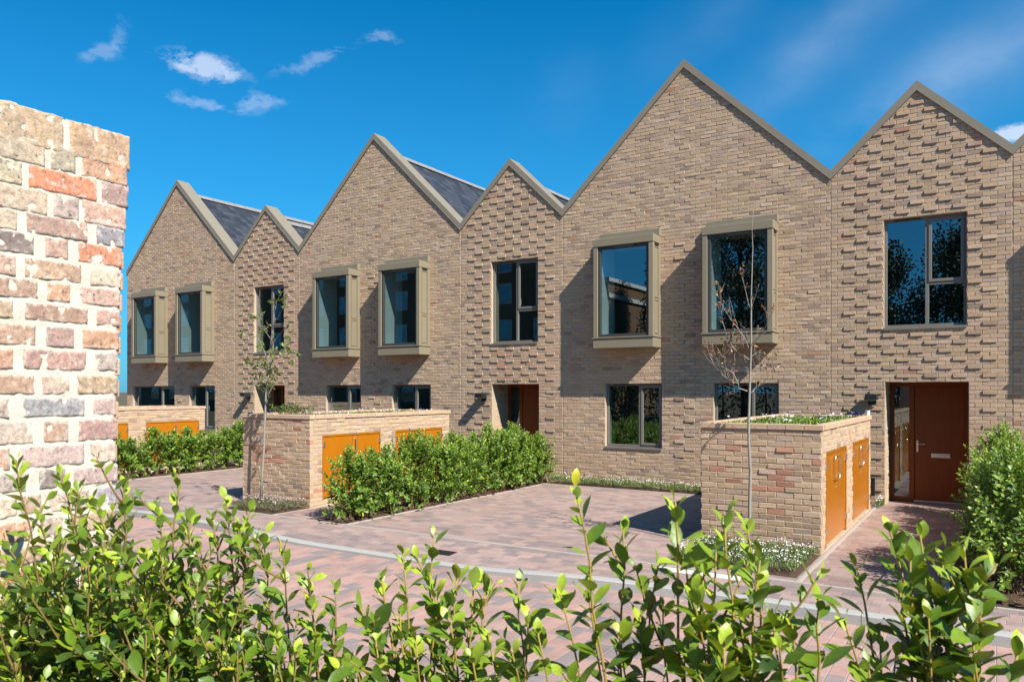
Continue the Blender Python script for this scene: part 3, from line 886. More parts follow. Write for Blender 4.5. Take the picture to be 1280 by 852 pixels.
def bin_store(xf, yf, xb, yb, label, doors, seed, single):
    """brick bin store: front face towards the road at yf, door face towards +X at xf; planter on top"""
    rng = random.Random(seed)
    t = thing('bin_store', label, 'bin store', (0, 0, 0), 'brick bin stores with orange doors')
    ztop = 1.60
    FF = lambda u, out, z: (u, yf - out, z)
    SF = lambda u, out, z: (xf + out, u, z)
    BF = lambda u, out, z: (u, yb + out, z)
    LF = lambda u, out, z: (xb - out, u, z)
    ops = [(a, b_, -.2, z1) for (a, b_, z0, z1) in doors]
    opz = [(a, b_, z0, z1) for (a, b_, z0, z1) in doors]
    mb = MB(); mo = MB()
    warm = lambda u, z, r_: 2.0 if (r_.random() < (.34 if (xb + .05 < u < xb + 1.05 and .78 < z < 1.16) else .035)) else r_.random()
    brickwork(mb, FF, xb, xf, Z0, ztop, [], rng, None, tight=.003, ends=-.004, depth=.08, reds=warm)
    brickwork(mb, SF, yf + .085, yb, Z0, ztop, opz, rng, None, tight=.003, ends=-.002, depth=.08)
    brickwork(mb, LF, yf + .085, yb, Z0, ztop, [], rng, None, tight=.003, ends=-.002, depth=.08)
    brickwork(mb, BF, xb + .085, xf - .085, Z0, ztop, [], rng, None, tight=.003, ends=-.002, depth=.08)
    w_ = mb.build('wall', M['store_brick'], t)
    for fn, a, b_, o in ((FF, xb + .008, xf - .008, []), (SF, yf + .008, yb - .008, opz), (LF, yf + .008, yb - .008, []), (BF, xb + .008, xf - .008, [])):
        backing(mo, fn, a, b_, -.2, ztop, o, -.007, -.10)
    mo.build('mortar', M['mortar'], w_)
    # coping bricks
    mb = MB()
    def run(fn, a, b_, rot=0):
        n = max(1, round((b_ - a) / CW)); s = (b_ - a) / n
        for i in range(n):
            u0, u1 = a + i * s + .004, a + (i + 1) * s - .004
            dz = rng.uniform(-.002, .002)
            p = [fn(u0, .022, ztop + .008), fn(u1, .022, ztop + .008), fn(u1, -.10, ztop + .008), fn(u0, -.10, ztop + .008)]
            c = .006
            top = [fn(u0 + c, .022 - c, 0), fn(u1 - c, .022 - c, 0), fn(u1 - c, -.10 + c, 0), fn(u0 + c, -.10 + c, 0)]
            vs = p + [(q[0], q[1], ztop + .072 + dz) for q in p] + [(q[0], q[1], ztop + .078 + dz) for q in top]
            mb.poly(vs, [(3, 2, 1, 0), (8, 9, 10, 11)] + [(i_, (i_ + 1) % 4, 4 + (i_ + 1) % 4, 4 + i_) for i_ in range(4)] +
                    [(4 + i_, 4 + (i_ + 1) % 4, 8 + (i_ + 1) % 4, 8 + i_) for i_ in range(4)], rng.uniform(.2, 1))
    run(FF, xb - .02, xf + .02); run(SF, yf + .105, yb + .02); run(LF, yf + .105, yb + .02); run(BF, xb + .105, xf - .105)
    cp = mb.build('coping', M['store_brick'], t)
    mb = MB()
    for fn, a, b_ in ((FF, xb - .006, xf + .006), (SF, yf + .10, yb), (LF, yf + .10, yb), (BF, xb + .10, xf - .10)):
        p = [fn(a, .010, 0), fn(b_, .010, 0), fn(b_, -.09, 0), fn(a, -.09, 0)]
        mb.poly([(q[0], q[1], z) for z in (ztop - .004, ztop + .068) for q in p], [(0, 3, 2, 1), (4, 5, 6, 7), (0, 1, 5, 4), (1, 2, 6, 5), (2, 3, 7, 6), (3, 0, 4, 7)])
    mb.build('mortar', M['mortar'], cp)
    mb = MB(); mb.box(xb + .10, xf - .10, yf + .10, yb - .10, 1.40, 1.60)
    mb.build('planter_soil', M['soil'], t)
    mb = MB(); mb.box(xf - .95, xf - .92, yf + .12, yb - .12, 0, 1.4)
    mb.build('inner_partition', M['black'], t)
    # doors
    for di, (a, b_, z0, z1) in enumerate(doors):
        mb = MB(); xs = xf - .045
        xo0, xo1 = xs, xs + .05
        fw = .03
        mb.box(xo0, xo1, a + .003, a + fw, z0, z1 - .003); mb.box(xo0, xo1, b_ - fw, b_ - .003, z0, z1 - .003); mb.box(xo0 + .001, xo1 - .001, a + fw, b_ - fw, z1 - fw, z1 - .003)
        fr = mb.build('door_frame', M['orange'], t)
        mid = a + (b_ - a) * .5
        for (p, q, side) in ((a + fw + .004, mid - .003, 0), (mid + .003, b_ - fw - .004, 1)):
            mb = MB(); mb.box(xs + .004, xs + .036, p, q, z0 + .035, z1 - fw - .005, ch=.003)
            d = mb.build('door', M['orange'], t)
            yh = p if side == 0 else q
            for zz in (z0 + .16, z1 - .22):
                mb = MB(); mb.box(xs + .03, xs + .062, yh - .022, yh + .022, zz, zz + .10, ch=.003)
                mb.build('hinge', M['steel'], d)
            if side == 1:
                if single:
                    ya, yb_ = p + .10, p + .42
                    mb = MB(); zt, zb = z1 - .15, z1 - .40
                    xh = xs + .06; ya, yb_ = mid - .20, mid + .20; zt, zb = z1 - .10, z1 - .42
                    pts = [(xh, ya, zb + .04), (xh, ya, zt - .04), (xh, ya + .04, zt), (xh, yb_ - .04, zt), (xh, yb_, zt - .04), (xh, yb_, zb + .04), (xh, yb_ - .04, zb), (xh, ya + .04, zb), (xh, ya, zb + .04)]
                    mb.tube(pts, .0075, 8)
                    for zz in (zt - .06, zb + .06):
                        mb.tube([(xs + .03, yb_, zz), (xh, yb_, zz)], .008, 6)
                    mb.build('pull_handle', M['steel'], d)
                    mb = MB(); mb.tube([(xs + .034, mid + .05, zb - .12), (xs + .046, mid + .05, zb - .12)], .018, 10); mb.build('lock', M['steel'], d)
                else:
                    mb = MB(); zt, zb = z1 - .10, z1 - .38
                    mb.tube([(xs + .036, p + .06, zt), (xs + .075, p + .06, zt), (xs + .075, p + .06, zb), (xs + .036, p + .06, zb)], .011, 8)
                    mb.build('pull_handle', M['steel'], d)
    return t


bin_store(-1.90, -5.20, -3.50, -.69, 'brick bin store topped with pansies behind the bare sapling, two orange doors in view',
          [(-4.94, -3.30, .04, 1.30), (-2.68, -.92, .04, 1.30)], 5, True)
bin_store(-10.46, -5.93, -12.3, -1.76, 'long brick bin store beside the hedge and leafy tree, orange doors partly behind leaves',
          [(-5.63, -4.06, .12, 1.30), (-3.60, -2.03, .12, 1.30)], 6, False)
bin_store(-19.20, -5.93, -21.04, -1.76, 'far brick bin store next to the old wall, low hedge before its orange doors',
          [(-5.63, -4.06, .12, 1.28), (-3.56, -1.95, .12, 1.28)], 7, False)

# ------------------------------------------------------------------ ground
def sheet(name, x0, x1, y0, y1, z, m, kind='structure'):
    mb = MB(); mb.face([(x0, y0, z), (x1, y0, z), (x1, y1, z), (x0, y1, z)])
    return tag(mb.build(name, m), kind=kind)


sheet('ground', -900, 900, -900, 900, -.16, M['earth'])
sheet('road', -60, 40, -13.3, -7.45, -.10, M['road_pave'])

DROPS = [(-10.4, -3.7), (-19.1, -12.4), (.9, 5.6), (-27.8, -21.2)]


def kerb_z(x):
    z = 0.0
    for a, b_ in DROPS:
        tt = min(1, max(0, (x - a) / 2.2), max(0, (b_ - x) / 2.0))
        z = min(z, -.06 * (tt * tt * (3 - 2 * tt)))
    return z


def kerb_y(x):
    t_ = min(1, max(0, (x + 13.0) / 5.0), max(0, (-2.2 - x) / 3.6))
    return -.21 * t_ * t_ * (3 - 2 * t_)


mb = MB(); xs = [-45 + .3 * i for i in range(240)]
for i in range(len(xs) - 1):
    a, b_ = xs[i], xs[i + 1]
    mb.face([(a, -7.675 + kerb_y(a), kerb_z(a)), (b_, -7.675 + kerb_y(b_), kerb_z(b_)), (b_, -6.85, 0), (a, -6.85, 0)])
tag(mb.build('pavement', M['drive_pave'], smooth=True), kind='structure')
mb = MB()
x = -45.0
rk = random.Random(3)
while x < 27:
    a, b_ = x + .003, x + .912
    n = 5
    for i in range(n):
        p, q = a + (b_ - a) * i / n, a + (b_ - a) * (i + 1) / n
        za, zb = kerb_z(p) + .006, kerb_z(q) + .006
        prof = [(-7.672, -.15), (-7.672, 0), (-7.785, 0), (-7.80, -.014), (-7.80, -.15)]
        vs = [(p, y + kerb_y(p), (za + z) if z > -.1 else z) for y, z in prof] + [(q, y + kerb_y(q), (zb + z) if z > -.1 else z) for y, z in prof]
        fs = [(k, k + 1, k + 6, k + 5) for k in range(4)]
        if i == 0: fs.append((0, 1, 2, 3, 4))
        if i == n - 1: fs.append((9, 8, 7, 6, 5))
        mb.poly(vs, fs)
    x += .915
tag(mb.build('kerb', M['concrete']), kind='structure')
# forecourt between pavement and houses, laid round the beds
sheet('forecourt', -45, 27, -6.80, .05, 0.0, M['drive_pave'])
mb = MB()
for k in (0, 1, 2):
    xf = -1.72 - PER * k if k else -1.74
    mb.face([(xf, -6.80, .004), (xf + 1.38, -6.80, .004), (xf + 1.38, .0, .004), (xf, .0, .004)])
    mb.face([(xf - .06, .0, .004), (xf + 1.42, .0, .004), (xf + 1.42, RECESS + .05, .004), (xf - .06, RECESS + .05, .004)])
tag(mb.build('path', M['path_pave']), kind='structure')
mb = MB()
def edging(x0, x1, y0, y1, h=.012):
    mb.box(min(x0, x1), max(x0, x1), min(y0, y1), max(y0, y1), -.06, h, ch=.004)
for i in range(80):
    a = -45 + .9 * i
    edging(a + .002, a + .898, -6.85, -6.80, .008)
for k in (0, 1, 2):
    o = -PER * k
    xf = -1.895 if k == 0 else -1.72 + o
    edging(xf + .015, xf + .065, -6.80, -.02)
    hx0, hx1 = -.42 + o - (0.0 if k == 0 else .18), .02 + o + (.44 if k == 0 else 0)
    edging(hx1, hx1 + .05, -6.80, -.05); edging(hx0 - .05, hx0, -6.80, -.05)
    edging(o - 8.68, o - 3.5, -.55, -.50)
tag(mb.build('edging_strip', M['edging']), kind='structure')
# pale flush slab and the small gully in the pavement
mb = MB(); mb.box(-3.42, -2.42, -7.10, -6.93, -.06, .010, ch=.003)
tag(mb.build('service_cover', M['slab']), 'pale strip slab set flush in the paving before the daisy bed', 'slab')
zc = kerb_z(-6.2) * (.77 / 1.05) + .004
t = thing('gully_grate', 'small dark gully grate in the paving beside the kerb', 'drain grate', (0, 0, 0))
mb = MB(); frame_rect(mb, -6.37, -6.07, 0, .18, .02, 0, .03, 0)
mb2 = MB()
mb2.v = [(v[0], -7.62 + v[2], zc + .016 + v[1] - .03) for v in mb.v]; mb2.f = mb.f; mb2.a = mb.a
mb2.build('frame', M['black'], t)
mb = MB()
for i in range(9):
    x = -6.35 + .03 * i + .012
    mb.box(x, x + .014, -7.60, -7.46, zc - .02, zc + .012)
mb.box(-6.35, -6.09, -7.60, -7.46, zc - .03, zc - .021)
mb.build('bar', M['black'], t)
# beds
def soil_bed(x0, x1, y0, y1, seed):
    mb = MB(); nx, ny = max(2, int((x1 - x0) / .12)), max(2, int((y1 - y0) / .12))
    P = {}
    for i in range(nx + 1):
        for j in range(ny + 1):
            x, y = x0 + (x1 - x0) * i / nx, y0 + (y1 - y0) * j / ny
            e = min(i, nx - i, j, ny - j)
            P[i, j] = (x, y, .006 + (.0 if e == 0 else .02 + .03 * noise.noise(Vector((x * 4, y * 4, seed))) + .015))
    vs = [P[i, j] for i in range(nx + 1) for j in range(ny + 1)]
    mb.poly(vs, [(i * (ny + 1) + j, (i + 1) * (ny + 1) + j, (i + 1) * (ny + 1) + j + 1, i * (ny + 1) + j + 1) for i in range(nx) for j in range(ny)])
    return tag(mb.build('planting_bed', M['soil'], smooth=True), kind='structure')


BEDS = [(-.42, .46, -6.8, -.05)] + [(-.60 - PER * k, .02 - PER * k, -6.8, -.05) for k in (1, 2)]
BEDS_T = [(-3.46, -1.91, -6.62, -5.23), (-11.75, -10.40, -6.80, -5.96), (-20.5, -19.15, -6.80, -5.96)]
BEDS_W = [(-8.66 - PER * k, -3.52 - PER * k, -.50, -.03) for k in (0, 1)]
for i, bd in enumerate(BEDS + BEDS_T + BEDS_W):
    soil_bed(*bd, i)
sheet('verge', -60, 40, -16.4, -13.3, -.05, M['earth'])

# bark chips on the hedge beds
rng = random.Random(8); mb = MB()
for bd in BEDS:
    for _ in range(650 if bd[0] > -12 else 250):
        x, y = rng.uniform(bd[0], bd[1]), rng.uniform(bd[2], bd[3]); z = .05 + rng.uniform(-.02, .02)
        L, W_, a, tl = rng.uniform(.02, .05), rng.uniform(.008, .02), rng.uniform(0, 6.28), rng.uniform(-.4, .4)
        ca, sa = math.cos(a), math.sin(a)
        vs = []
        for (p, q, h) in ((-L, -W_, 0), (L, -W_, 0), (L, W_, 0), (-L, W_, 0), (-L, -W_, .008), (L, -W_, .008), (L, W_, .008), (-L, W_, .008)):
            vs.append((x + p * ca - q * sa, y + p * sa + q * ca, z + h + p * tl))
        mb.poly(vs, [(3, 2, 1, 0), (4, 5, 6, 7), (0, 1, 5, 4), (1, 2, 6, 5), (2, 3, 7, 6), (3, 0, 4, 7)])
tag(mb.build('bark_mulch', M['bark_chip']), 'dark bark chips scattered over the soil under the hedges', 'mulch', kind='stuff')

# ------------------------------------------------------------------ the old brick wall at the left
def old_wall():
    t = thing('old_brick_wall', 'tall old reclaimed brick wall with thick pale lime mortar at the left edge', 'brick wall', (0, 0, 0))
    X = -2.65
    rng = random.Random(77)
    C = {'tan': (.38, .27, .17), 'tanr': (.40, .25, .155), 'gtan': (.41, .335, .235), 'olive': (.30, .25, .175), 'red': (.50, .17, .08), 'orange': (.46, .235, .14), 'brown': (.36, .23, .155), 'purple': (.30, .20, .175), 'mauve': (.42, .325, .285),
         'pink': (.44, .28, .215), 'pale': (.52, .40, .31), 'maroon': (.37, .21, .175), 'slate': (.23, .235, .265), 'black': (.15, .125, .115), 'grey': (.35, .30, .27), 'cream': (.56, .46, .34)}
    rows = [  # (y at the right end top, bottom, [(x0, x1, colour)])
        (168, 210, [(-85, -3, 'tan'), (-2.5, 80, 'tan'), (86, 163, 'tanr')]),
        (203, 231, [(-60, 57, 'gtan'), (63, 95, 'olive'), (101, 160, 'orange')]),
        (232, 258, [(-45, 28, 'gtan'), (35, 121, 'red'), (126, 159, 'purple')]),
        (259, 286, [(-30, 60, 'gtan'), (66, 99, 'mauve'), (102, 157, 'pink')]),
        (287, 309, [(-60, 22, 'pale'), (32, 110, 'maroon'), (120, 154, 'slate')]),
        (311, 334, [(-40, 43, 'black'), (56, 86, 'pink'), (97, 152, 'red')]),
        (338, 360, [(-60, 20, 'pink'), (30, 102, 'brown'), (113, 151, 'cream')]),
        (363, 384, [(-35, 48, 'brown'), (58, 88, 'orange'), (98, 149, 'pink')]),
        (389, 408, [(-60, 17, 'tan'), (30, 110, 'brown'), (120, 151, 'pink')]),
        (414, 437, [(-40, 45, 'brown'), (57, 93, 'purple'), (102, 149, 'orange')]),
        (441, 464, [(-60, 17, 'orange'), (28, 108, 'maroon'), (117, 148, 'grey')]),
        (470, 492, [(-45, 44, 'brown'), (52, 87, 'pale'), (96, 147, 'tan')]),
        (497, 518, [(-60, 12, 'mauve'), (28, 106, 'slate'), (115, 146, 'mauve')]),
        (523, 548, [(-45, 42, 'mauve'), (54, 86, 'brown'), (97, 146, 'maroon')]),
        (551, 576, [(-60, 13, 'pink'), (26, 106, 'mauve'), (112, 146, 'pale')]),
        (580, 601, [(-45, 33, 'grey'), (48, 82, 'black'), (91, 146, 'mauve')]),
        (606, 629, [(-60, -10, 'orange'), (-2, 22, 'cream'), (25, 52, 'brown'), (62, 112, 'pale'), (120, 146, 'slate')]),
        (635, 657, [(-45, 38, 'orange'), (48, 80, 'mauve'), (88, 145, 'tan')]),
        (662, 684, [(-60, 12, 'pink'), (24, 105, 'brown'), (114, 145, 'grey')])]
    V, Fc, T, E_ = [], [], [], []

    def stone(y0, y1, z0, z1, col, big=False):
        fine_ = y1 > -14.8 and z1 > .9
        st_ = .0055 if fine_ else .018
        nu, nz = max(5, int((y1 - y0) / st_)), max(4, int((z1 - z0) / st_))
        b = len(V); sd = rng.uniform(0, 100)
        cu, cz, hu, hz = (y0 + y1) / 2, (z0 + z1) / 2, (y1 - y0) / 2, (z1 - z0) / 2
        tilt = rng.uniform(-.03, .03); tl2 = rng.uniform(-.012, .012)
        for i in range(nu + 1):
            for j in range(nz + 1):
                a, c = -1 + 2 * i / nu, -1 + 2 * j / nz
                y = cu + a * hu; z = cz + c * hz + tl2 * a * hu
                n1 = noise.fractal(Vector((y * 26, z * 26, sd)), 1.0, 2.0, 5)
                n2 = noise.noise(Vector((y * 8, z * 8, sd + 7)))
                ragged = noise.fractal(Vector((y * 38, z * 38, sd + 3)), 1.0, 2.0, 3)
                # distance to the arris in metres, worn unevenly
                de = min((1 - abs(a)) * hu, (1 - abs(c)) * hz) - .0035 * (ragged + .3) - .004 * max(0, n2)
                edge = max(0.0, 1 - de / .0055); E_.append(max(0.0, 1 - min((1 - abs(a)) * hu, (1 - abs(c)) * hz) / .022))
                chip = max(0.0, noise.noise(Vector((y * 30, z * 30, sd + 20))) - .42) * .02
                out = .0048 + .0022 * n1 + .0016 * n2 + tilt * (a * hu) * .4 - .010 * min(edge, 1.5) ** 2 - chip
                V.append((X + out, y, z))
        for i in range(nu):
            for j in range(nz):
                p = b + i * (nz + 1) + j
                Fc.append((p, p + nz + 1, p + nz + 2, p + 1)); T.append(col)

    zlist = []
    for ya, yb, items in rows:
        for (xa, xb, cn) in items:
            e = on_x(150, (ya + yb) / 2, X)
            za, zb = CE - (yb - HY) * (on_depth(150, X)) / FPX, CE - (ya - HY) * (on_depth(150, X)) / FPX
            y0 = on_x(xa, 400, X).y; y1 = on_x(xb, 400, X).y + (rng.uniform(-.003, .007) if xb > 143 else 0)
            c = C[cn]; f = rng.uniform(.9, 1.1)
            stone(y0 - .003, y1 + .002, za - .0045, zb + .0045, tuple(k * f * rng.uniform(.96, 1.04) for k in c))
        zlist.append((za, zb))
    ytop_end = on_x(163, 190, X).y
    ybot = on_x(145, 650, X).y
    # the rest of the wall towards the road's side, and the courses below
    names = list(C)
    z = zlist[-1][0] - .012
    k = 0
    while z > .0:
        y = ybot; first = True
        while y > -15.0:
            L = .215 if (k + int(first)) % 2 else .102
            stone(y - L, y, z - .062, z, C[rng.choice(names)]); y -= L + .013; first = False; k += 1
        z -= .0765; k += 1
    for (za, zb) in zlist:
        y = on_x(-62, 400, X).y - .012
        while y > -15.35:
            L = rng.choice([.215, .102])
            stone(y - L, y, za, zb, C[rng.choice(names)]); y -= L + .013
    me = bpy.data.meshes.new('brick_face')
    me.from_pydata(V, [], Fc)
    ca = me.attributes.new('tone', 'FLOAT_COLOR', 'FACE')
    ca.data.foreach_set('color', np.array([(*c, 1) for c in T], dtype=np.float32).ravel())
    ea = me.attributes.new('smear', 'FLOAT', 'POINT')
    ea.data.foreach_set('value', np.array(E_, dtype=np.float32))
    link('brick_face', me, M['old_brick'], t, True)
    # mortar body: a thick slab with an uneven, slightly bulging face and a ragged end
    mb = MB()
    ztop = zlist[0][1] - .006
    zs = np.arange(-.2, ztop + .001, .0145); zs[-1] = ztop
    ys = np.arange(-15.4, 1, .0145)
    n = 97
    P = []
    for z in zs:
        end = ybot + (ytop_end - ybot) * max(0, (z - 1.5) / 1.5) - .016 + .007 * noise.noise(Vector((z * 16, 3, 3)))
        row = []
        for i in range(n):
            y = -15.4 + (end + 15.4) * i / (n - 1)
            o = .0045 * noise.fractal(Vector((y * 20, z * 20, 5)), 1.0, 2.0, 4) + .003 * noise.noise(Vector((y * 70, z * 70, 2)))
            if i == n - 1: o -= .012
            row.append((X + .0015 + o, y, z))
        P.append(row)
    vs = [p for r_ in P for p in r_]
    mb.poly(vs, [(i * n + j, i * n + j + 1, (i + 1) * n + j + 1, (i + 1) * n + j) for i in range(len(zs) - 1) for j in range(n - 1)])
    m_ = len(zs)
    top = P[-1]; bk = X - .33
    mb.poly([(p[0], p[1], p[2]) for p in top] + [(bk, p[1], p[2]) for p in top], [(i, i + 1, n + i + 1, n + i) for i in range(n - 1)])
    en = [r_[-1] for r_ in P]
    mb.poly([p for p in en] + [(bk, p[1], p[2]) for p in en], [(i, m_ + i, m_ + i + 1, i + 1) for i in range(m_ - 1)])
    mb.face([(bk, -15.4, -.2), (bk, P[0][-1][1], -.2), (bk, top[-1][1], ztop), (bk, -15.4, ztop)])
    mb.face([(X, -15.4, -.2), (bk, -15.4, -.2), (bk, -15.4, ztop), (X, -15.4, ztop)])
    mb.build('mortar_body', M['old_mortar'], t, smooth=True)
    # top course seen from behind and above
    mb = MB()
    y = top[-1][1] + .004
    while y > -15.3:
        mb.box(X - .325, X - .004, y - .21, y, ztop - .07, ztop + .006, a=rng.random(), ch=.008); y -= .224
    mb.build('top_course', M['store_brick'], t)
    mb = MB()                                           # headers showing on the end of the wall
    z = .03
    while z < ztop - .08:
        e = ybot + (ytop_end - ybot) * max(0, (z - 1.5) / 1.5)
        mb.box(X - .325, X - .22, e - .05, e - .004, z, z + .063, a=rng.random(), ch=.006); mb.box(X - .208, X - .004, e - .05, e - .004, z, z + .063, a=rng.random(), ch=.006)
        z += .0765
    mb.build('end_course', M['store_brick'], t)


def on_depth(px, X):
    d = ray(px, HY); return X / d.x


old_wall()

# ------------------------------------------------------------------ plants
def bez(p0, p1, p2, n):
    return [p0 * (1 - t) ** 2 + p1 * 2 * t * (1 - t) + p2 * t * t for t in [i / (n - 1) for i in range(n)]]


def rand_unit(rng):
    while True:
        v = Vector((rng.uniform(-1, 1), rng.uniform(-1, 1), rng.uniform(-1, 1)))
        if 0.1 < v.length < 1:
            return v.normalized()


class Foliage:
    def __init__(self):
        self.pos, self.ax, self.nr, self.L, self.W, self.r = [], [], [], [], [], []

    def add(self, p, a, n, L, W, r):
        self.pos.append(p[:]); self.ax.append(a[:]); self.nr.append(n[:]); self.L.append(L); self.W.append(W); self.r.append(1.0 if (len(self.r) * 7919) % 97 == 0 else min(.97, max(0, r)))

    def build(self, name, m, parent=None, **kw):
        return leaves(name, self.pos, self.ax, self.nr, self.L, self.W, self.r, m, parent, **kw)


def shoot_leaves(fo, path, length, gap, L, rng, bright=0.5, spread=0.9, wr=0.54, top_small=0.55, sun=0.25):
    """leaves spiralling up the last `length` metres of a stem path (path ends at the tip)"""
    ang = rng.uniform(0, 6.28); s = 0.0
    tip = path[-1]; i = len(path) - 1; acc = 0.0
    while i > 0 and s < length:
        seg = (path[i - 1] - path[i]); sl = seg.length
        while acc < sl and s < length:
            p = path[i] + seg * (acc / sl); up = -seg.normalized()
            e = up.cross(Vector((.2, .9, .1))).normalized(); g = up.cross(e)
            rad = e * math.cos(ang) + g * math.sin(ang)
            f = min(1.0, s / (length * .35))
            tilt = (0.35 + .55 * f) * spread + rng.uniform(-.2, .25)
            ax = (up * (1 - tilt * .6) + rad * tilt * .9).normalized()
            n = (up * 1.0 - rad * .35 + Vector(SUN) * sun + rand_unit(rng) * .25)
            l = L * (top_small + (1 - top_small) * f) * rng.uniform(.55, 1.22)
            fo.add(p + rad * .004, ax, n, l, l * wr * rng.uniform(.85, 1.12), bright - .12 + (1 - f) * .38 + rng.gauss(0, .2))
            ang += 2.4 + rng.uniform(-.35, .35)
            st = gap * (.45 + .55 * f) * rng.uniform(.7, 1.3)
            acc += st; s += st
        acc -= sl; i -= 1


def near_shrub(label, base_list, tips, seed, fill, L=.08, side=(2, 4), cover_len=(.5, .8), stem_m=None):
    """broad-leaved evergreen shrub: stems with their leaves; tips are (px, py, depth) of the shoots that stand out"""
    rng = random.Random(seed)
    t = thing('broadleaf_shrub', label, 'shrub', (base_list[0][0], base_list[0][1], -.05), 'broad-leaved evergreen shrubs nearest the viewer')
    fo = Foliage(); st = MB()
    off = Vector(t.location)
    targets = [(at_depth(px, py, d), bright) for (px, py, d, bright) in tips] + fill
    for (tip, br) in targets:
        bx, by = min(base_list, key=lambda b: (b[0] - tip.x) ** 2 + (b[1] - tip.y) ** 2 + rng.uniform(0, .05))
        b0 = Vector((bx + rng.uniform(-.06, .06), by + rng.uniform(-.06, .06), -.05))
        lean = Vector((tip.x - b0.x, tip.y - b0.y, 0))
        mid = b0 + lean * rng.uniform(.1, .9) + Vector((rng.uniform(-.10, .10), rng.uniform(-.10, .10), tip.z * rng.uniform(.6, .8)))
        path = bez(b0, mid, tip, 16)
        for k in range(1, 15):
            path[k] = path[k] + rand_unit(rng) * .006
        st.tube(path, [.0065 - .0046 * i / 15 for i in range(16)], 6, rng.random())
        ll = rng.uniform(*cover_len)
        shoot_leaves(fo, path, ll, .025, L * rng.uniform(.85, 1.12), rng, br)
        for _ in range(rng.randint(*side)):               # short side shoots
            i = rng.randint(8, 14); p = path[i]
            d = (rand_unit(rng) + Vector((0, 0, .9))).normalized()
            ln = rng.uniform(.07, .17)
            sp = bez(p, p + d * ln * .5, p + d * ln + Vector((0, 0, ln * .35)), 5)
            st.tube(sp, [.0035, .003, .0027, .0022, .0015], 5, rng.random())
            shoot_leaves(fo, sp, ln * .9, .022, L * rng.uniform(.65, .95), rng, br - .05)
    fo.build('foliage', M['leaf_near'], t).location = -off
    st.build('stem', stem_m or M['stem'], t, smooth=True).location = -off
    return t


rg = random.Random(12)


def mass(n, x0, x1, y0f, y1f, d0, d1, br=.35):  # low br darkens the fill leaves' colour, standing in for interior shade
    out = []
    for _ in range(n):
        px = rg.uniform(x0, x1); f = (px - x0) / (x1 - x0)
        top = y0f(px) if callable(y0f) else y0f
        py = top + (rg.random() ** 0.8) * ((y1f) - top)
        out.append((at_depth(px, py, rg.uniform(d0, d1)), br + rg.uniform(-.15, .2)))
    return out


tipsA = [(20, 574, 2.2, .5), (74, 592, 2.2, .55), (116, 622, 2.15, .55), (157, 601, 2.2, .55), (221, 591, 2.25, .55), (196, 634, 2.2, .5), (97, 618, 2.3, .5), (3, 673, 2.0, .5),
         (282, 623, 2.2, .55), (312, 638, 2.15, .55), (265, 645, 2.2, .5), (140, 640, 2.3, .5), (48, 640, 2.2, .5), (236, 640, 2.1, .5), (330, 680, 2.1, .55), (180, 690, 2.0, .6), (60, 690, 2.0, .55), (120, 720, 1.9, .6)]
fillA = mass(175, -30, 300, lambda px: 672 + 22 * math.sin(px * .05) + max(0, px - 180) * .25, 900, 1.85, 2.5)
near_shrub('dense broad-leaved evergreen shrub in front of the old brick wall', [(-2.25, -14.25), (-2.0, -14.1), (-2.0, -14.4), (-1.75, -14.2)], tipsA, 21, fillA, .064, (2, 4), (.6, .95), M['brown_stem'])
tipsB = [(353, 685, 2.0, .6), (384, 727, 2.0, .6), (388, 752, 1.95, .55), (330, 740, 2.0, .55), (415, 790, 1.9, .55), (345, 790, 1.9, .6), (300, 800, 1.9, .5), (372, 815, 1.85, .6), (425, 832, 1.85, .6)]
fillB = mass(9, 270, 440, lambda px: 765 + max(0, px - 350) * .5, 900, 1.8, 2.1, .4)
near_shrub('slender-stemmed evergreen shrub rising through the gap beside the dense left one', [(-1.55, -14.25), (-1.4, -14.15)], tipsB, 22, fillB, .068, (1, 3), (.4, .7), M['brown_stem'])
tipsC = [(504, 692, 1.9, .6), (477, 722, 1.9, .55), (522, 697, 1.92, .6), (542, 729, 1.9, .6), (571, 724, 1.85, .65), (592, 727, 1.85, .65), (607, 731, 1.85, .5), (648, 729, 1.8, .6), (660, 772, 1.75, .6),
         (450, 760, 1.9, .5), (500, 765, 1.85, .6), (470, 800, 1.8, .6), (560, 770, 1.8, .5), (520, 800, 1.75, .5), (610, 790, 1.75, .55), (440, 815, 1.85, .5), (590, 820, 1.7, .55), (640, 815, 1.7, .5)]
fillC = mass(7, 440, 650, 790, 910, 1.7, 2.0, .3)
near_shrub('leafy evergreen shrub in the middle, its top level with the paved road', [(-1.05, -14.2), (-.9, -14.1), (-.8, -14.25)], tipsC, 23, fillC, .068, (0, 2), (.24, .44))
tipsD = [(718, 610, 1.65, .7), (779, 660, 1.7, .5), (823, 704, 1.7, .5), (829, 758, 1.7, .45), (700, 742, 1.65, .55), (672, 790, 1.6, .6), (735, 740, 1.65, .6), (775, 790, 1.65, .5), (800, 770, 1.65, .5)]
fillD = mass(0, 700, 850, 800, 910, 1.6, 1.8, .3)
near_shrub('tall open evergreen shrub with bare yellowish stems in front of the parking bay', [(-.62, -14.15), (-.5, -14.1)], tipsD, 24, fillD, .072, (0, 2), (.24, .44))
tipsE = [(844, 626, 1.55, .7), (906, 644, 1.55, .65), (933, 655, 1.55, .65), (895, 690, 1.55, .6), (950, 700, 1.5, .6), (866, 742, 1.5, .6), (880, 715, 1.55, .65), (965, 760, 1.5, .5), (990, 780, 1.5, .6), (925, 770, 1.5, .6), (1025, 745, 1.5, .45), (905, 800, 1.45, .6), (945, 815, 1.45, .5), (860, 800, 1.5, .5)]
fillE = mass(3, 850, 1010, 790, 910, 1.45, 1.7, .3)
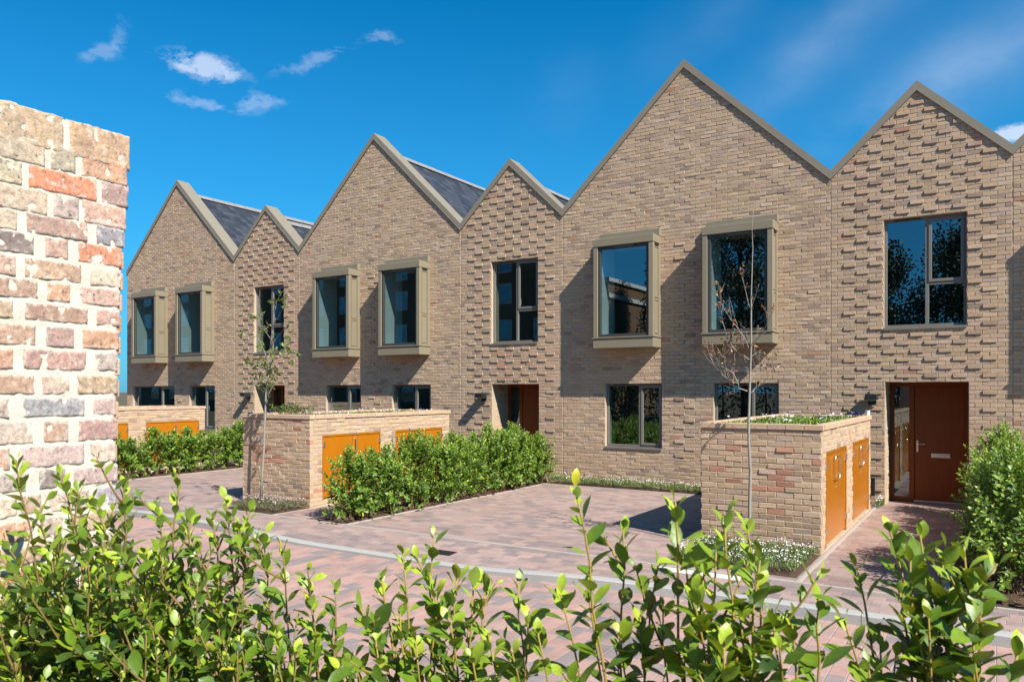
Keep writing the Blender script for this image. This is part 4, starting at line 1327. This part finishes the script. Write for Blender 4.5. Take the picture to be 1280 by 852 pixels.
near_shrub('broad-leaved evergreen shrub in front of the flower-topped store, large glossy leaves', [(-.38, -14.15), (-.26, -14.1), (-.16, -14.15)], tipsE, 25, fillE, .078, (0, 2), (.24, .44))
tipsF = [(1071, 709, 1.6, .5), (1111, 658, 1.55, .55), (1150, 668, 1.55, .5), (1138, 693, 1.5, .4), (1184, 684, 1.5, .55), (1205, 686, 1.5, .55), (1226, 733, 1.45, .5), (1272, 815, 1.4, .55), (1165, 740, 1.5, .55), (1125, 740, 1.5, .5), (1190, 745, 1.5, .5),
         (1100, 800, 1.5, .45), (1055, 775, 1.5, .5), (1145, 790, 1.45, .55), (1215, 790, 1.45, .5), (1085, 830, 1.45, .45)]
fillF = mass(0, 1030, 1290, 800, 910, 1.4, 1.6, .3)
near_shrub('broad-leaved evergreen shrub with upright shoots before the path to the front door', [(.0, -14.1), (.12, -14.05), (.22, -14.1)], tipsF, 26, fillF, .076, (0, 2), (.24, .44))


def hedge(label, x0, x1, y0, y1, height, n, seed, L=.05, wide=.36, dens=1.0, m='leaf_hedge', name='hedge', group='evergreen hedges beside the front paths'):
    rng = random.Random(seed)
    t = thing(name, label, 'hedge', ((x0 + x1) / 2, (y0 + y1) / 2, .04), group)
    off = Vector(t.location)
    fo = Foliage(); st = MB()
    for k in range(n):
        cy = y0 + (y1 - y0) * (k + .5) / n + rng.uniform(-.1, .1); cx = (x0 + x1) / 2 + rng.uniform(-.06, .06)
        h = height(cy) * rng.uniform(.86, 1.12)
        ns = int(165 * dens)
        for j in range(ns):
            a = rng.uniform(0, 6.28); f = math.sqrt(rng.random())
            zt = h * (rng.uniform(.06, .98) if j > 26 else rng.uniform(.86, 1.12))
            rz = wide * (1.0 if zt < h * .88 else 1.0 - .9 * (zt / h - .88) / .24) * rng.uniform(.7, 1.1)
            rz = max(.05, rz)
            tip = Vector((cx + math.cos(a) * rz * f, cy + math.sin(a) * rz * f * 1.15, .04 + zt))
            b0 = Vector((cx + rng.uniform(-.07, .07), cy + rng.uniform(-.07, .07), .03))
            mid = Vector((b0.x + (tip.x - b0.x) * .35, b0.y + (tip.y - b0.y) * .35, b0.z + (tip.z - b0.z) * .72))
            path = bez(b0, mid, tip, 7)
            if j % 9 == 0:
                st.tube(path, [.009, .007, .006, .005, .004, .003, .002], 4, rng.random())
            shoot_leaves(fo, path, min(.38, zt * .75), .022, L * rng.uniform(.8, 1.15), rng, .40 + .22 * rng.random(), .95, .62, .6, .45)
    fo.build('foliage', M[m], t, fine=False).location = -off
    st.build('stem', M['twig'], t).location = -off
    return t


hedge('long evergreen hedge beside the parking bay, spiky tips in front of the orange doors', -9.05, -8.68, -6.62, -.3, lambda y: 1.17 + .08 * math.sin(y * 2.3), 15, 31, .080, .48, .85)
hedge('far low evergreen hedge between the old wall and the long brick store', -18.05, -17.45, -6.7, -.4, lambda y: 1.0 + .1 * math.sin(y * 3.1), 12, 32, .09, .52, .75)
hedge('bushy evergreen hedge beside the path to the red-brown front door at the right edge', -.14, .40, -6.45, -.5, lambda y: 1.30, 14, 33, .070, .58, 1.0)


def cover(label, x0, x1, y0, y1, z, n, h, seed, leaf, flower, nf, name, fsize=.011, L=.05, wr=.2, shape=None, cat='flowers'):
    """low ground cover: upright narrow leaves and small open flowers above them"""
    rng = random.Random(seed); fo = Foliage()
    for _ in range(n):
        x, y = rng.uniform(x0, x1), rng.uniform(y0, y1)
        hh = h * (.45 + .75 * (.5 + .5 * noise.noise(Vector((x * 3.5, y * 3.5, seed))))) * rng.uniform(.3, 1.0)
        d = Vector((rng.gauss(0, .5), rng.gauss(0, .5), 1)).normalized()
        fo.add(Vector((x, y, z + hh * .6)), d, rand_unit(rng), L * rng.uniform(.6, 1.3), L * wr * rng.uniform(.7, 1.4), rng.random())
    root = fo.build(name, leaf, None, fine=False)
    tag(root, label, cat, kind='stuff')
    V, Fl, T = [], [], []
    for _ in range(nf):
        x, y = rng.uniform(x0, x1), rng.uniform(y0, y1)
        if noise.noise(Vector((x * 2.6, y * 2.6, seed + 9))) < -.28:
            continue
        hh = h * (.45 + .75 * (.5 + .5 * noise.noise(Vector((x * 3.5, y * 3.5, seed))))) * rng.uniform(.85, 1.25)
        c = Vector((x, y, z + hh + .02)); nrm = (Vector((rng.gauss(0, .45), rng.gauss(0, .45) - .3, 1))).normalized()
        e = nrm.cross(Vector((.3, .8, .2))).normalized(); g_ = nrm.cross(e)
        b = len(V); s = fsize * rng.uniform(.75, 1.3)
        for q in range(10):
            an = math.pi * q / 5
            rr_ = s * (1.0 if q % 2 == 0 else .55)
            V.append(tuple(c + (e * math.cos(an) + g_ * math.sin(an)) * rr_ + nrm * (.25 * s if q % 2 == 0 else 0)))
        V.append(tuple(c))
        v = rng.random()
        for q in range(10):
            Fl.append((b + q, b + (q + 1) % 10, b + 10)); T.append(v)
    if V:
        array_mesh('blossom', np.array(V), np.array(Fl), 3, np.array(T), flower, root)
    return root


cover('white-flowered daisy bed at the foot of the bare sapling', -3.44, -1.92, -6.60, -5.24, .03, 5200, .13, 1, M['leaf_cover'], M['white_flower'], 850, 'daisy_bed', .0085, .055)
cover('strip of small white daisies along the house wall behind the parking bay', -8.62, -3.54, -.48, -.06, .03, 6000, .17, 2, M['leaf_cover'], M['white_flower'], 900, 'daisy_strip', .0085, .065)
cover('brownish heather bed at the foot of the leafy young tree', -11.73, -10.42, -6.78, -5.98, .03, 4200, .16, 3, M['leaf_brown'], M['pink_flower'], 380, 'heather_bed', .010, .05)
cover('pansies and leaves growing on top of the near brick store', -3.36, -2.04, -5.06, -.85, 1.585, 2300, .13, 4, M['leaf_hedge'], M['pansy'], 85, 'planter_pansies', .020, .045, .5)
cover('low plants growing on top of the long brick store beside the hedge', -12.15, -10.62, -5.8, -1.9, 1.585, 2200, .10, 5, M['leaf_cover'], M['pansy'], 160, 'planter_plants', .018, .045, .4)
cover('sparse small flowers on top of the far brick store', -20.9, -19.35, -5.8, -1.9, 1.585, 1200, .07, 6, M['leaf_cover'], M['pink_flower'], 200, 'planter_flowers', .015, .04, .3)
cover('tuft of daisies between the near store and the front door', -1.86, -1.74, -.5, -.06, .0, 240, .16, 7, M['leaf_cover'], M['white_flower'], 60, 'daisy_tuft', .012, .06)
cover('dark indigo pansy on the corner of the near store', -2.16, -2.02, -1.25, -1.05, 1.60, 90, .12, 8, M['leaf_hedge'], M['indigo_flower'], 40, 'indigo_pansy', .03, .05, .4)
# evergreen clump on top of the long store
rng = random.Random(91); fo = Foliage(); st = MB()
t = thing('planter_shrub', 'small dark evergreen bush growing on top of the long store behind the leafy tree', 'shrub', (-11.75, -5.2, 1.58))
for j in range(42):
    c = Vector((-11.75 + rng.gauss(0, .16), -5.2 + rng.gauss(0, .22), 1.60)); a = rng.uniform(0, 6.28); ln = rng.uniform(.15, .34)
    p2 = c + Vector((math.cos(a) * ln * .7, math.sin(a) * ln * .7, ln * .75))
    pth = bez(c, c + Vector((0, 0, ln * .6)), p2, 6); st.tube(pth, .004, 4)
    shoot_leaves(fo, pth, ln * .8, .022, .055, rng, .2, 1.0, .55)
fo.build('foliage', M['leaf_hedge'], t, fine=False).location = -Vector(t.location); st.build('stem', M['twig'], t).location = -Vector(t.location)

mb = MB()
pot = [(.032, 0), (.040, .075), (.043, .078), (.043, .088), (.036, .088), (.030, .02)]
for i in range(len(pot) - 1):
    for k in range(14):
        a, b_ = 2 * math.pi * k / 14, 2 * math.pi * (k + 1) / 14
        (r1, z1), (r2, z2) = pot[i], pot[i + 1]
        mb.face([(-1.93 + r1 * math.cos(a), -.80 + r1 * math.sin(a), 1.68 + z1), (-1.93 + r1 * math.cos(b_), -.80 + r1 * math.sin(b_), 1.68 + z1),
                 (-1.93 + r2 * math.cos(b_), -.80 + r2 * math.sin(b_), 1.68 + z2), (-1.93 + r2 * math.cos(a), -.80 + r2 * math.sin(a), 1.68 + z2)])
mb.face([(-1.93 + .032 * math.cos(2 * math.pi * k / 14), -.80 + .032 * math.sin(2 * math.pi * k / 14), 1.68) for k in range(13, -1, -1)])
tag(mb.build('plant_pot', M['white_plastic'], smooth=False), 'small white empty pot on the corner of the near brick store', 'pot')


def px_path(pts, Y, rng, jit=.0):
    out = []
    for i, q in enumerate(pts):
        y = Y(i) if callable(Y) else Y
        out.append(on_y(q[0], q[1], y))
    return out


def sapling(name, label, Y, trunk, branches, r0, leaf, seed, nleaf, L, along=1.0, z_base=.03):
    rng = random.Random(seed)
    tr = px_path(trunk, Y, rng); tr[0].z = z_base - .05
    t = thing(name, label, 'tree', (tr[0].x, tr[0].y, z_base - .05))
    off = Vector(t.location)
    mb = MB(); n = len(tr)
    mb.tube(tr, [r0 * (1 - .93 * i / (n - 1)) for i in range(n)], 9)
    tk = mb.build('trunk', M['tree_bark'], t, smooth=True); tk.location = -off
    br = MB(); fo = Foliage()
    for bi, (pts, r) in enumerate(branches):
        dy = rng.uniform(-.5, .5)
        p = px_path(pts, lambda i: Y + dy * (i / max(1, len(pts) - 1)), rng)
        q = []
        for i in range(len(p) - 1):
            for s in range(3):
                q.append(p[i].lerp(p[i + 1], s / 3) + rand_unit(rng) * .004 * (1 if i + s else 0))
        q.append(p[-1])
        m_ = len(q)
        br.tube(q, [max(.002, .72 * r * (1 - .8 * i / (m_ - 1))) for i in range(m_)], 6)
        ext = []
        for i in range(2, m_):
            for _ in range(2):
                if rng.random() < .28:
                    d = (rand_unit(rng) + Vector((0, 0, .5)) + (q[i] - q[i - 1]).normalized() * .8).normalized(); ln = rng.uniform(.06, .22)
                    tw = [q[i], q[i] + d * ln * .5, q[i] + d * ln + Vector((0, 0, ln * .2))]
                    br.tube(tw, [.003, .0025, .0015], 4); ext.append((tw, ln))
        for tw, ln in ext:
            for _ in range(nleaf):
                f = rng.uniform(.3, 1.05)
                pos = tw[0].lerp(tw[2], min(f, 1)); a = (rand_unit(rng) + Vector((0, 0, -.35))).normalized(); l = L * rng.uniform(.6, 1.2)
                fo.add(pos, a, rand_unit(rng), l, l * rng.uniform(.5, .75), rng.random())
    br.build('branch', M['tree_bark'], tk, smooth=True)
    cr = fo.build('crown', leaf, t, fine=False, droop=.3, fold=.5); cr.location = -off
    return t


z3 = lambda pts: [(860 + x / 4.736, 380 + y / 4.733) for x, y in pts]
sapling('bare_sapling', 'thin bare sapling with a few dry red leaves before the near brick store', -5.62,
        [(937, 692), (937, 640), (938, 590), (936, 550), (936, 520), (937, 490), (938, 460), (939, 430), (939, 400), (939, 370), (940, 340), (941, 310), (940, 285), (942, 262)],
        [(z3([(352, 515), (300, 498), (296, 465), (265, 405), (225, 380), (150, 350), (130, 310), (118, 270)]), .013), (z3([(296, 465), (262, 462), (205, 415), (148, 355)]), .008),
         (z3([(372, 525), (405, 490), (440, 465), (480, 430), (515, 385)]), .010), (z3([(355, 380), (320, 368), (280, 360), (275, 310), (278, 260)]), .009), (z3([(365, 330), (300, 285), (270, 262), (235, 200), (205, 110), (195, 20), (190, -60)]), .011),
         (z3([(370, 315), (415, 280), (428, 300), (438, 345), (430, 380)]), .006), (z3([(365, 440), (400, 410), (440, 385), (437, 330)]), .008), (z3([(360, 265), (340, 210), (300, 150), (240, 70), (200, 0), (190, -80)]), .010),
         (z3([(372, 250), (395, 215), (440, 170), (470, 110), (500, 50), (515, 20)]), .008), (z3([(370, 60), (385, -10), (405, -60), (420, -120)]), .007), (z3([(365, 20), (345, -60), (330, -120), (320, -190)]), .007),
         (z3([(340, 210), (320, 240), (262, 250), (215, 300), (210, 235)]), .006), (z3([(250, 370), (265, 420), (270, 470), (275, 530)]), .005), (z3([(262, 395), (240, 355), (215, 320), (205, 260)]), .007), (z3([(345, 390), (320, 440), (265, 470)]), .006),
         (z3([(150, 350), (180, 345), (150, 275), (140, 240)]), .005), (z3([(300, 150), (270, 60), (255, 0), (245, -40)]), .006)],
        .023, M['leaf_dry'], 51, 3, .055)
z4 = lambda pts: [(290 + x / 3.04, 370 + y / 3.043) for x, y in pts]
sapling('young_tree', 'slim young tree with thin green leaves beside the long brick store', -6.3,
        [(326, 634), (328, 590), (330, 560), (331, 530), (332, 505), (333, 480), (335, 460), (337, 440), (340, 415), (343, 395), (346, 375)],
        [(z4([(130, 400), (115, 365), (95, 330), (80, 300), (75, 240)]), .012), (z4([(132, 330), (150, 290), (190, 265), (235, 255)]), .010), (z4([(134, 380), (160, 330), (165, 280), (185, 215), (215, 170)]), .010), (z4([(138, 250), (120, 200), (95, 150), (60, 170), (40, 160)]), .010),
         (z4([(140, 210), (165, 165), (195, 130), (215, 95)]), .009), (z4([(145, 160), (125, 130), (100, 100), (85, 90)]), .008), (z4([(150, 120), (175, 80), (195, 45), (205, 25)]), .008), (z4([(135, 300), (110, 270), (90, 255), (70, 250)]), .008),
         (z4([(150, 90), (160, 50), (170, 25), (175, 10)]), .006), (z4([(135, 270), (160, 240), (200, 225), (240, 215)]), .007), (z4([(130, 390), (120, 350), (118, 310), (125, 270), (120, 240)]), .008), (z4([(128, 420), (140, 380), (150, 350), (155, 330)]), .006)],
        .026, M['leaf_tree'], 52, 6, .08)

# ------------------------------------------------------------------ what stands across the road (mirrored in the panes), plus an added hedge
def far_tree(label, x, y, h, r, seed):
    rng = random.Random(seed)
    t = thing('broadleaf_tree', label, 'tree', (x, y, -.16), 'trees across the road')
    mb = MB()
    mb.tube([(0, 0, 0), (.1, 0, h * .3), (0, .1, h * .6), (0, 0, h * .85)], [.35, .28, .18, .05], 9)
    fo = Foliage()
    for _ in range(30):
        a = rng.uniform(0, 6.28); z = rng.uniform(.22, .97) * h; rr_ = r * math.sin(max(.2, min(1, (1.08 - z / h) * 1.5)) * 1.57) * rng.uniform(.4, 1)
        c = Vector((math.cos(a) * rr_, math.sin(a) * rr_, z))
        mb.tube([(0, 0, max(.2 * h, z - r * .6)), c * .6 + Vector((0, 0, z * .35)), c], [.10, .06, .02], 5)
        for _ in range(950):
            p = c + rand_unit(rng) * rng.random() ** .5 * r * .42
            fo.add(p, rand_unit(rng), rand_unit(rng), .24 * rng.uniform(.6, 1.2), .17, rng.random())
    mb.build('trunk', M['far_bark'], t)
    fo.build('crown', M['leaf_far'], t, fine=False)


for i, (x, y, h, r, lab) in enumerate(((-16.5, -44, 18, 5.0, 'tallest dark broad-leaved tree across the road'), (-8.0, -42, 11.2, 4.8, 'rounded dark tree across the road between taller ones'), (-1.4, -44, 12.4, 4.6, 'dark tree across the road opposite the front door'),
                                       (-23, -50, 15, 4.5, 'dark tree across the road next to the tall brick block'), (6.5, -45, 12.0, 4.6, 'dark tree across the road farthest from the brick block'))):
    far_tree('%s' % lab, x, y, h, r, 200 + i)
t = thing('brick_block', 'dark brick block with white cornice bands across the road', 'building', (-50, -46, 0))
mb = MB(); mb.box(14.5, 21.5, -10, 0, -.16, 11.8); mb.box(-84, 14.5, -9.9, .1, -.16, 16.5); mb.box(16.5, 19.0, -4, -1.4, 11.8, 13.6)
mb.build('wall', brick_material('block_brick', (.42, .36, .31), .6), t)
mb = MB()
for z in (10.2, 11.6):
    mb.box(14.6, 21.7, -.05, .28, z, z + .35)
    mb.box(21.5, 21.72, -10, .28, z, z + .35)
mb.box(-84.2, 14.6, .05, .4, 16.2, 16.6)
mb.build('cornice', M['plaster'], t)
for i in range(26):
    for z in (1.0, 4.1, 7.0, 10.4, 13.4):
        if z > 8 and i > 23:
            continue
        mb = MB(); x = -82.5 + 4 * i; frame_rect(mb, x, x + 1.5, z, z + 1.9, .09, .08, .16, 0)
        fw = mb.build('window', M['plaster'], t)
        mb = MB(); mb.box(x + .09, x + 1.41, .105, .12, z + .09, z + 1.81); mb.build('pane', M['glass'], fw)

rng = random.Random(61); fo = Foliage(); st = MB()
t = thing('reflection_hedge', 'tall dark hedge added out of view to darken the low window reflections', 'hedge', (-8, -20, -.16))  # unseen hedge, added so the ground-floor panes mirror dark green
for k in range(36):
    x = -26 + k
    st.tube([(x, -20, -.16), (x + .1, -20.1, 1.5), (x, -20, 3.0)], [.06, .05, .02], 5)
for _ in range(15000):
    x, y, z = rng.uniform(-26.5, 9.5), -20 + rng.gauss(0, .35), rng.uniform(-.1, 3.5 + .3 * math.sin(rng.uniform(0, 6)))
    fo.add(Vector((x, y, z)), rand_unit(rng) + Vector((0, 0, .4)), rand_unit(rng) + Vector((0, 1, .3)), .17, .10, rng.random())
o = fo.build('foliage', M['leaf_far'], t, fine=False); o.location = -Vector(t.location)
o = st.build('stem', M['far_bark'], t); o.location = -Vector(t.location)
